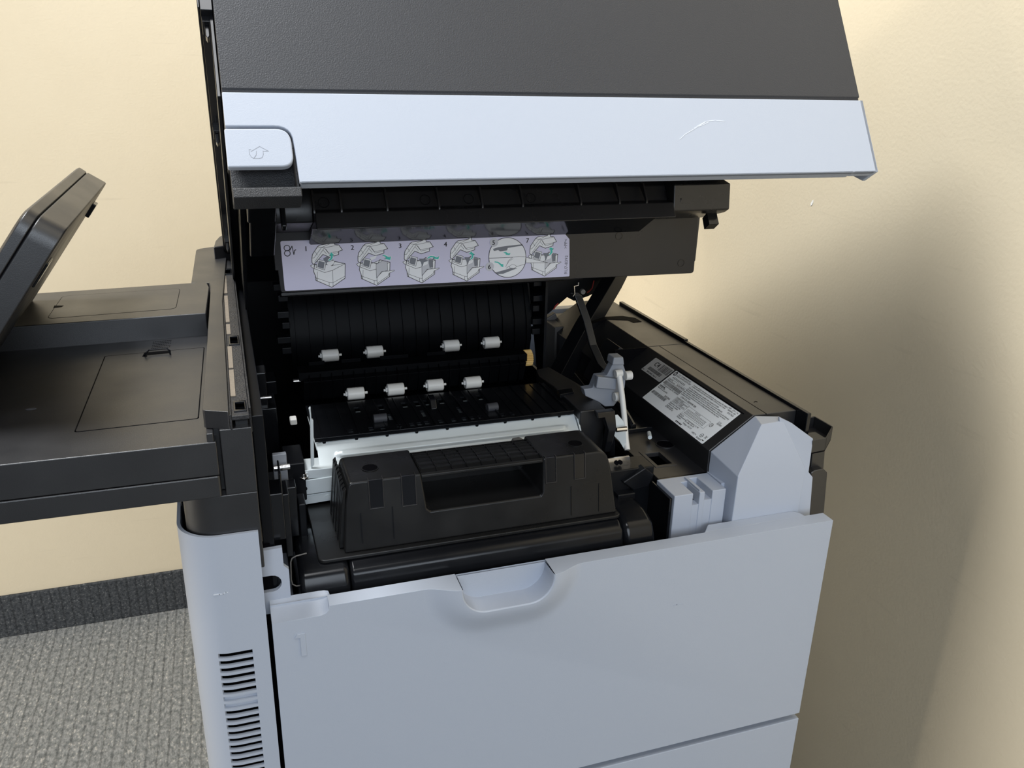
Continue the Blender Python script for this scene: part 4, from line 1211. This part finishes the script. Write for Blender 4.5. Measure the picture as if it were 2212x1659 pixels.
def sticker(corners, base_slot, name, draw, label):
    """Label with its own frame: a to the right of the writing, b up, both 0..1."""
    c = [Vector(q) for q in corners]            # top left, top right, bottom right, bottom left
    u0 = (c[0].x + c[3].x) / 2
    u1 = (c[1].x + c[2].x) / 2
    v1 = (c[0].y + c[1].y) / 2
    v0 = (c[2].y + c[3].y) / 2
    mb = MB()
    W, H = u1 - u0, v1 - v0
    f = lambda q, h: slope(u0 + q[0], v0 + q[1], h)
    o_ = round_poly([(0, 0), (W, 0), (W, H), (0, H)], 0.0013, 4)
    mb.cur = SL2.index(base_slot)
    mb.loft([[f(q, -0.0001) for q in o_], [f(q, 0.00015) for q in o_]])
    def put2(poly, slot='ink', lay=1):
        mb.cur = SL2.index(slot)
        mb.add([f(q, 0.00016 + 0.00003 * lay) for q in poly], [tuple(range(len(poly)))])
    def rect(x0, y0, x1, y1, slot='ink', lay=1):
        put2([(x0, y0), (x1, y0), (x1, y1), (x0, y1)], slot, lay)
    def frame(x0, y0, x1, y1, w=0.00022):
        for qd in stroke([(x0, y0), (x1, y0), (x1, y1), (x0, y1)], w, True):
            put2(qd)
    def bars(x0, y0, x1, y1, n, seed):
        rng = random.Random(seed)
        x = x0
        while x < x1:
            w = (x1 - x0) / n * rng.choice((0.3, 0.3, 0.6, 0.9))
            rect(x, y0, min(x + w, x1), y1)
            x += w + (x1 - x0) / n * rng.choice((0.3, 0.35, 0.6))
    def txt(s, x, y, size, slot='ink', bold=True):
        for t in text_polys(s, size):
            put2([(x + a, y + b) for a, b in t], slot)
            if bold:
                put2([(x + a + size * 0.06, y + b) for a, b in t], slot)
    def ring(cx, cy, r, w):
        pts = [(cx + r * math.cos(t), cy + r * math.sin(t)) for t in [2 * math.pi * k / 24 for k in range(24)]]
        for qd in stroke(pts, w, True):
            put2(qd)
    draw(W, H, rect, frame, bars, txt, ring, put2)
    return mb.build(name, SL2, cover, merge=False, label=label)

def draw_small(W, H, rect, frame, bars, txt, ring, put2):
    txt('C4', W * 0.20, H * 0.58, 0.0085, bold=True)
    bars(W * 0.50, H * 0.48, W * 0.97, H * 0.92, 16, 3)
    bars(W * 0.16, H * 0.22, W * 0.82, H * 0.42, 44, 4)
    txt('RM2-0842  Rev A', W * 0.24, H * 0.06, 0.0030)
    txt('001', W * 0.02, H * 0.05, 0.0026)

def draw_big(W, H, rect, frame, bars, txt, ring, put2):
    # round maker's emblem at the top left
    ex, ey, er = W * 0.033, H * 0.925, 0.0030
    put2([(ex + er * math.cos(t), ey + er * math.sin(t)) for t in [2 * math.pi * k / 28 for k in range(28)]], 'ink', 1)
    for pts in ([(-0.0011, 0.0026), (-0.0020, -0.0011)], [(-0.0015, 0.0006), (-0.0003, 0.0006), (-0.0009, -0.0011)], [(0.0012, 0.0011), (0.0002, -0.0026)], [(0.0010, 0.0010), (0.0020, 0.0010), (0.0014, -0.0008), (0.0006, -0.0008)]):
        for qd in stroke([(ex + a, ey + b) for a, b in pts], 0.00048):
            put2(qd, 'paper', 2)
    S = 0.0026
    txt('11311 CHINDEN BLVD.', W * 0.065, H * 0.935, S)
    txt('BOISE, IDAHO 83714 USA', W * 0.065, H * 0.885, S)
    x0 = W * 0.05
    for k in range(10):
        for a in range(4):
            rect(x0 + 0.0026 * k, H * 0.795 + 0.0006 * a, x0 + 0.0026 * k + (0.0018 if (k + a) % 3 else 0.0010), H * 0.795 + 0.0006 * a + 0.00034)
        rect(x0 + 0.0026 * k + 0.0007, H * 0.795, x0 + 0.0026 * k + 0.0010, H * 0.85)
    frame(W * 0.018, H * 0.690, W * 0.330, H * 0.765)
    txt('Serial No.', W * 0.025, H * 0.732, 0.0022)
    txt('Numero de serie', W * 0.025, H * 0.698, 0.0022)
    txt('BCBCM429L6', W * 0.175, H * 0.704, 0.0028, bold=True)
    bars(W * 0.020, H * 0.575, W * 0.300, H * 0.670, 60, 11)
    txt('(1P) Option Product No.: RM2-0842', W * 0.040, H * 0.535, 0.0022)
    txt('Product No.', W * 0.018, H * 0.455, 0.0026)
    txt('Numero de produit', W * 0.018, H * 0.415, 0.0026)
    txt('B3G84A', W * 0.190, H * 0.325, 0.0032, bold=True)
    for k in range(5):
        rect(W * 0.018 + 0.0022 * k, H * 0.485, W * 0.018 + 0.0022 * k + 0.0017, H * 0.515)
    bars(W * 0.018, H * 0.230, W * 0.250, H * 0.315, 52, 12)
    xr = W * 0.33
    lines = ['Contains with the international standard for laser products IEC 60825-1', 'product certified to be in line with EN 60825-1:2014 and class 1 laser',
             'This Class B digital apparatus complies with Canadian ICES-003.', 'Cet appareil numerique de la classe B est conforme a la norme NMB-003',
             'This device complies with Part 15 of the FCC Rules. Operation is subject to the following', 'two conditions: (1) this device may not cause harmful interference, and (2) this device',
             'must accept any interference received, including interference that may cause', 'undesired operation.']
    for k, s in enumerate(lines):
        txt(s, xr + (0.0 if k < 2 else -0.002), H * (0.925 - 0.043 * k - (0.02 if k > 1 else 0)), 0.00225)
    txt('100V - 127V ~ AC', W * 0.850, H * 0.945, 0.0023)
    txt('50/60Hz, 10A', W * 0.865, H * 0.895, 0.0024)
    txt('SITE MEX', W * 0.890, H * 0.835, 0.0026)
    txt('CAN ICES-3(B)/NMB-3(B)', W * 0.345, H * 0.535, 0.0028)
    frame(W * 0.315, H * 0.345, W * 0.520, H * 0.500)
    for k, s in enumerate(('LASER KLASSE 1', 'CLASS 1 LASER PRODUCT', 'APPAREIL A LASER', 'LUOKAN 1 LASERLAITE')):
        txt(s, W * 0.322, H * (0.465 - 0.036 * k), 0.0022)
    frame(W * 0.525, H * 0.270, W * 0.860, H * 0.480)
    for r_ in range(4):
        for k in range(18 if r_ else 5):
            x = W * (0.545 if r_ else 0.640) + 0.0020 * k
            y = H * (0.435 - 0.046 * r_)
            for a in range(3):
                rect(x, y + 0.0006 * a, x + (0.0013 if (k * 3 + a + r_) % 2 else 0.0008), y + 0.0006 * a + 0.0003)
            rect(x + 0.0004, y, x + 0.0007, y + 0.0016)
    for k, s in enumerate(('Regulatory Model No.', 'Numero de modele', 'reglementaire', 'BOISB-1407-01')):
        txt(s, W * 0.310, H * (0.295 - 0.045 * k), 0.0024)
    for k, s in enumerate(('Made in', 'Manufactured in', 'Fabrique')):
        txt(s, W * 0.520, H * (0.215 - 0.042 * k), 0.0024)
    for k in range(5):
        rect(W * 0.560 + 0.0024 * k, H * 0.030, W * 0.560 + 0.0024 * k + 0.0017, H * 0.030 + 0.0018)
    txt('Consommation: 5.2 W', W * 0.640, H * 0.200, 0.0024)
    txt('En veille: 0.26 W', W * 0.640, H * 0.155, 0.0024)
    txt('Voltage: 110-127', W * 0.640, H * 0.095, 0.0024)
    txt('>PET<', W * 0.800, H * 0.045, 0.0030)
    txt('I.T.E.', W * 0.915, H * 0.560, 0.0026)
    txt('E83947', W * 0.915, H * 0.515, 0.0026)
    ring(W * 0.890, H * 0.430, 0.0021, 0.0005)
    txt('UL', W * 0.882, H * 0.415, 0.0026, bold=True)
    ring(W * 0.915, H * 0.135, 0.0020, 0.0005)
    rect(W * 0.900, H * 0.130, W * 0.930, H * 0.141)
    txt('RSA034', W * 0.885, H * 0.025, 0.0026, bold=True)
    for qd in stroke([(W * 0.955, H * 0.19), (W * 0.975, H * 0.12)], 0.0004): put2(qd)
    for qd in stroke([(W * 0.977, H * 0.19), (W * 0.955, H * 0.12)], 0.0004): put2(qd)
    frame(W * 0.957, H * 0.125, W * 0.974, H * 0.175)
    rect(W * 0.955, H * 0.055, W * 0.980, H * 0.075)

big = [(-0.2060,0.0478),(-0.0808,0.0488),(-0.0794,0.0010),(-0.2044,0.0012)]
small = [(-0.2518,0.0474),(-0.2087,0.0482),(-0.2077,0.0266),(-0.2512,0.0262)]
sticker(small, 'paper_grey', 'stock_label', draw_small, 'small grey sticker with a bar code and C4')
sticker(big, 'paper', 'rating_label', draw_big, 'silver white rating label covered in fine print')

# ---- black deck beside the cover, with a slot and a round opening
dx = sorted((0.3657, 0.3810))
dy = sorted((0.0933, 0.1200))
dp = MB()
dp.plate(lambda u, v, w: (u, v, 0.0300 - w), (0.3530, 0.4040), (0.0670, 0.2700), [(dx[0], dx[1], dy[0], dy[1])], 0.0045)
deck_o = dp.build('deck_plate', 'deck', P, bevel=0.0006, label='satin black deck with a rectangular slot')
rc_ = MB()
rc_.plate(lambda u, v, w: (u, v, 0.0305 - w), (dx[0] - 0.004, dx[1] + 0.0035), (dy[0] - 0.004, dy[1] + 0.006), [(dx[0], dx[1], dy[0], dy[1])], 0.001)
rc_.build('slot_frame', 'deck', deck_o, bevel=0.0004)
MB().box(dx[0], dx[1], dy[0], dy[1], 0.012, 0.014).build('slot_floor', 'gloss', deck_o)
hc = Vector((0.3961,0.1348,0.0302))
MB().cyl((hc.x, hc.y, 0.0296), (hc.x, hc.y, 0.03035), 0.0088, 28).build('round_opening', 'void', deck_o)
og = MB()
for k in range(28):
    a0, a1 = 2 * math.pi * k / 28, 2 * math.pi * (k + 1) / 28
    og.prism([(hc.x + r * math.cos(a), hc.y + r * math.sin(a)) for r, a in ((0.0088, a0), (0.0088, a1), (0.0098, a1), (0.0098, a0))], 'Z', 0.0300, 0.0309)
og.build('opening_rim', 'deck', deck_o)
bx = MB()
bx.box(0.372, 0.400, 0.170, 0.250, 0.0300, 0.0345)
bx.tube([(0.380, 0.175, 0.0345), (0.380, 0.195, 0.042), (0.380, 0.230, 0.048)], 0.004, 6)
bx.build('deck_latch', 'gloss', deck_o, bevel=0.0010)
MB().cyl((0.3825,0.1429,0.036), (0.387,0.1537,0.036), 0.0022, 8).build('latch_tip', 'steel', deck_o)
MB().box(0.3530, 0.4040, 0.066, 0.0690, 0.0262, 0.0300).build('deck_lip', 'gloss', deck_o, bevel=0.0006)

# ---- light grey slotted block in front of the deck
sx = [0.3606, 0.3651, 0.3732, 0.3791]
bk_ = MB()
s1a, s1b = 0.3700, 0.3765
s2a, s2b = 0.3820, 0.3895
bk_.prism([(0.3510, 0.0330), (s1a, 0.0330), (s1a, 0.0560), (s1b, 0.0560), (s1b, 0.0330), (s2a, 0.0330), (s2a, 0.0610), (s2b, 0.0610), (s2b, 0.0330), (0.4038, 0.0330), (0.4038, 0.0670), (0.3510, 0.0670)], 'Z', -0.060, 0.0300)
blk2 = bk_.build('slotted_block', 'silver_in', P, bevel=0.0008, label='light grey block with slots beside the cartridge')
MB().box(0.3768, 0.3778, 0.0345, 0.062, 0.0290, 0.0318).build('slot_wall', 'silver_in', blk2, bevel=0.0003)
MB().box(s1a - 0.0005, s1b + 0.0005, 0.0336, 0.0565, -0.058, 0.0180).build('slot_floor', 'silver_in', blk2)
MB().box(s2a - 0.0005, s2b + 0.0005, 0.0336, 0.0615, -0.058, 0.0215).build('slot_floor', 'silver_in', blk2)
MB().box(s1a, s1b, 0.0420, 0.0555, 0.0180, 0.0184).build('slot_shadow', 'void', blk2)
MB().box(0.3482, 0.3510, 0.036, 0.110, -0.060, 0.0262).build('block_cheek', 'gloss', blk2, bevel=0.0006)
MB().box(0.4038, 0.4100, 0.0420, 0.0670, -0.060, 0.0310).build('block_web', 'silver_in', blk2)

# ---- light grey faceted corner
BL, BR = Vector((0.4094,0.026,0.0446)), Vector((0.4816,0.026,0.0431))
TL, TR = Vector((0.4427,0.0472,0.083)), Vector((0.4676,0.0492,0.083))
TLb, TRb = Vector((0.4480, 0.0660, 0.0835)), Vector((0.4702,0.0588,0.0835))
LB = Vector((0.4045, 0.0660, 0.0525))
RBk = Vector((BR.x + 0.007, 0.0465, BR.z))
dn = lambda v: Vector((v.x - 0.001, v.y, -0.060))
V = [BL, BR, TL, TR, TLb, TRb, LB, RBk, dn(BL), dn(BR), dn(LB), dn(RBk)]
F = [(0, 1, 3, 2), (0, 2, 4, 6), (2, 3, 5, 4), (1, 7, 5, 3), (0, 8, 9, 1), (0, 6, 10, 8), (1, 9, 11, 7), (4, 5, 7, 11, 10, 6), (8, 10, 11, 9)]
cb = MB().add(V, F).build('corner_block', 'silver_in', P, bevel=0.0008, seg=2, label='light grey faceted block in the corner')
fin = [(0.4635,0.05,0.0869), (0.4741,0.048,0.0814), (0.4766,0.047,0.0801), (0.497,0.04,0.0651), (0.4919,0.033,0.0346), (0.4976,0.033,0.0284), (0.4995,0.03,-0.0194), (0.4741,0.03,-0.0183), (0.463,0.036,0.0466)]
pf = MB().loft([fin, [(x, y + 0.003, z) for x, y, z in fin]])
pf.build('corner_fin', 'silver_in', cb, bevel=0.0006)

# ---- black catch post at the far corner
cpst = MB()
cpst.prism([(0.5005,0.0620),(0.5151,0.0621),(0.5186,0.0256),(0.5032,0.0258)], 'Y', 0.0440, 0.060)
cpst.prism([(0.4977,0.0311),(0.5014,0.0335),(0.5114,0.0336),(0.5170,0.0289),(0.5222,-0.0292),(0.5058,-0.0281)], 'Y', 0.0365, 0.056)
post2 = cpst.build('catch_post', 'deck', P, bevel=0.0012, label='black catch post behind the faceted corner')
cpx = MB()
A_ = [(0.508,0.0868,0.064), (0.5365,0.0899,0.064), (0.5368,0.062,0.064), (0.5125,0.0404,0.064), (0.4952,0.0387,0.064)]
o0 = [Vector(q) for q in A_]
cen = sum(o0, Vector()) / 5
for k in range(4):
    a, b = o0[k], o0[(k + 1) % 5]
    ai, bi = a + (cen - a) * 0.09, b + (cen - b) * 0.09
    low = Vector((0, 0, -0.013))
    cpx.hexa([a + low, b + low, bi + low, ai + low, a, b, bi, ai])
cpx.add([q + Vector((0, 0, -0.0115)) for q in o0] + [q + Vector((0, 0, -0.014)) for q in o0], [(0, 1, 2, 3, 4), (9, 8, 7, 6, 5)])
cpx.build('catch_cup', 'deck', post2, bevel=0.0008)

# ------------------------------------------------------------------ toner cartridge
TCX = Vector((0.18, 0.07, -0.05))
T = empty('toner_cartridge', TCX + Vector((0, 0, ROOT_Z)), 'black toner cartridge with a gridded grip handle seated in the open bay of the printer', 'toner cartridge')
def tc(mb, name, m, parent=None, **k):
    if parent is None:
        mb.map(lambda p: (p[0] - TCX.x, p[1] - TCX.y, p[2] - TCX.z))
        return mb.build(name, m, T, **k)
    mb.map(lambda p: (p[0] - TCX.x, p[1] - TCX.y, p[2] - TCX.z))
    return mb.build(name, m, parent, **k)

bodyp = [(0.0240, -0.048), (0.0215, -0.030), (0.0220, -0.004), (0.0260, 0.009), (0.0340, 0.0140), (0.1150, 0.0140), (0.1280, 0.004), (0.1300, -0.048)]
drum = tc(MB().prism(bodyp, 'X', 0.0630, 0.2990), 'cartridge_body', 'shell', bevel=0.003, seg=4)
capp = [(0.0260, -0.048), (0.0210, -0.030), (0.0215, -0.002), (0.0280, 0.0120), (0.0420, 0.0165), (0.0900, 0.0165), (0.1240, 0.004), (0.1260, -0.048)]
tc(MB().prism(capp, 'X', 0.0235, 0.0626), 'end_cap', 'shell', bevel=0.005, seg=4)
tc(MB().prism(capp, 'X', 0.2994, 0.3300), 'end_cap', 'shell', bevel=0.006, seg=4)
fl_ = round_poly([(0.0395, 0.0350), (0.3010, 0.0350), (0.3010, 0.1290), (0.0395, 0.1290)], 0.006, 5)
tc(MB().prism(fl_, 'Z', 0.0150, 0.0182), 'rim_plate', 'toner', bevel=0.0010)
def slant(mb):
    def f(p):
        t = (p[2] - 0.018)
        y = p[1]
        if y < 0.0425: y += t * 0.15
        elif y > 0.115: y -= t * 0.36
        return (p[0], y, p[2])
    return mb.map(f)
hb = MB()
left_top = round_poly([(0.0640, 0.0600), (0.0672, 0.0760), (0.0800, 0.0760)], [0, 0.0035, 0], 4)
right_top = round_poly([(0.2640, 0.0760), (0.2890, 0.0760), (0.2935, 0.0560)], [0, 0.020, 0], 9)
ush = [(0.0605, 0.0180)] + left_top + [(0.1255, 0.0760), (0.1292, 0.0460), (0.1318, 0.0436), (0.2275, 0.0436), (0.2292, 0.0460), (0.2302, 0.0760)] + right_top + [(0.2985, 0.0180)]
hb.prism(ush, 'Y', 0.0400, 0.1180)
slant(hb)
hs_ = tc(hb, 'housing', 'toner', bevel=0.0020, seg=3)
pw = MB()
pw.box(0.1280, 0.2300, 0.0960, 0.0985, 0.043, 0.0700)
pw.box(0.1270, 0.2300, 0.0950, 0.1000, 0.0600, 0.0700)
tc(pw, 'grip_wall', 'toner', hs_)
gb = MB()
g0, g1 = 0.1255, 0.2302
gprof = [(0.0482, 0.0722), (0.0486, 0.0748), (0.0560, 0.0762), (0.0700, 0.0762), (0.0840, 0.0755), (0.0930, 0.0735), (0.0930, 0.0690), (0.0560, 0.0725)]
gb.prism(gprof, 'X', g0, g1)
grip = tc(gb, 'grip_bar', 'toner', bevel=0.0008)
top = gprof[1:6]
def gz(y):
    for (a, za), (b, zb_) in zip(top[:-1], top[1:]):
        if a <= y <= b:
            return za + (zb_ - za) * (y - a) / (b - a)
    return top[-1][1]
gg = MB()
for k in range(9):
    x = g0 + 0.001 + (g1 - g0 - 0.002) * k / 8
    ys = [0.0492, 0.0560, 0.0700, 0.0840, 0.0925]
    for a, b in zip(ys[:-1], ys[1:]):
        gg.hexa([(x - 0.0004, a, gz(a) - 0.0003), (x + 0.0004, a, gz(a) - 0.0003), (x + 0.0004, b, gz(b) - 0.0003), (x - 0.0004, b, gz(b) - 0.0003),
                 (x - 0.0004, a, gz(a) + 0.0011), (x + 0.0004, a, gz(a) + 0.0011), (x + 0.0004, b, gz(b) + 0.0011), (x - 0.0004, b, gz(b) + 0.0011)])
for k in range(7):
    y = 0.0496 + 0.0425 * k / 6
    gg.box(g0, g1, y - 0.0003, y + 0.0003, gz(y) - 0.0003, gz(y) + 0.0011)
tc(gg, 'grip_grid', 'toner', grip)
# fine vertical ribs on the left end
for k in range(9):
    y = 0.0480 + 0.0072 * k
    r_ = MB()
    yb = y + 0.003
    r_.prism([(0.0575 + 0.0006 * (k % 2), 0.0190), (0.0612, 0.0190), (0.0650, 0.0715), (0.0625, 0.0690)], 'Y', y, y + 0.0042)
    slant(r_)
    tc(r_, 'end_rib', 'toner', hs_, bevel=0.0005)
# moulded slots on the front, holes on top, thin seams
def fy(z):
    return 0.0400 + (z - 0.018) * 0.15
slots_ = [(0.0884, 0.0105, 0.0530), (0.1147, 0.0105, 0.0515), (0.2369, 0.0085, 0.0545), (0.2635, 0.0090, 0.0545)]
for x, w, z0 in slots_:
    s = MB()
    h = w / 2
    s.hexa([(x - h, fy(z0) - 0.0002, z0), (x + h, fy(z0) - 0.0002, z0), (x + h, fy(z0) + 0.001, z0), (x - h, fy(z0) + 0.001, z0),
            (x - h, fy(0.0758) - 0.0002, 0.0758), (x + h, fy(0.0758) - 0.0002, 0.0758), (x + h, fy(0.0758) + 0.001, 0.0758), (x - h, fy(0.0758) + 0.001, 0.0758)])
    so_ = tc(s, 'moulded_slot', 'gloss', hs_)
    b = MB()
    for xx in (x - h - 0.0008, x + h):
        b.hexa([(xx, fy(z0) - 0.0009, z0), (xx + 0.0008, fy(z0) - 0.0009, z0), (xx + 0.0008, fy(z0) + 0.001, z0), (xx, fy(z0) + 0.001, z0),
                (xx, fy(0.0765) - 0.0009, 0.0768), (xx + 0.0008, fy(0.0765) - 0.0009, 0.0768), (xx + 0.0008, fy(0.0765) + 0.004, 0.0768), (xx, fy(0.0765) + 0.004, 0.0768)])
    b.box(x - h - 0.0008, x + h + 0.0008, fy(z0) - 0.0010, fy(z0) + 0.001, z0 - 0.0008, z0)
    tc(b, 'slot_edge', 'rib', hs_, bevel=0.0003)
for c in ((0.0878,0.0699,0.0762), (0.2676,0.0688,0.0762)):
    h_ = MB().cyl((c[0], c[1], 0.0758), (c[0], c[1], 0.0763), 0.0062, 24)
    tc(h_, 'top_hole', 'void', hs_)
    h_ = MB()
    for k in range(24):
        a0, a1 = 2 * math.pi * k / 24, 2 * math.pi * (k + 1) / 24
        h_.prism([(c[0] + r * math.cos(a), c[1] + r * math.sin(a)) for r, a in ((0.0062, a0), (0.0062, a1), (0.0069, a1), (0.0069, a0))], 'Z', 0.0758, 0.0767)
    tc(h_, 'hole_rim', 'toner', hs_)
for x, z0, z1 in ((0.0752, 0.0250, 0.0500), (0.1007, 0.0250, 0.0520), (0.2555, 0.0220, 0.0480), (0.2816, 0.0220, 0.0470)):
    s = MB()
    s.hexa([(x - 0.0004, fy(z0) - 0.0009, z0), (x + 0.0004, fy(z0) - 0.0009, z0), (x + 0.0004, fy(z0) + 0.001, z0), (x - 0.0004, fy(z0) + 0.001, z0),
            (x - 0.0003, fy(z1) - 0.0009, z1), (x + 0.0003, fy(z1) - 0.0009, z1), (x + 0.0003, fy(z1) + 0.001, z1), (x - 0.0003, fy(z1) + 0.001, z1)])
    tc(s, 'front_rib', 'gloss', hs_)
g_ = [(0.2184,0.0704),(0.2200,0.0738),(0.2261,0.0744),(0.2315,0.0710),(0.2343,0.0657),(0.2202,0.0656)]
tc(MB().prism(g_, 'Y', 0.094, 0.100), 'grip_tab', 'beige', hs_, bevel=0.0006)
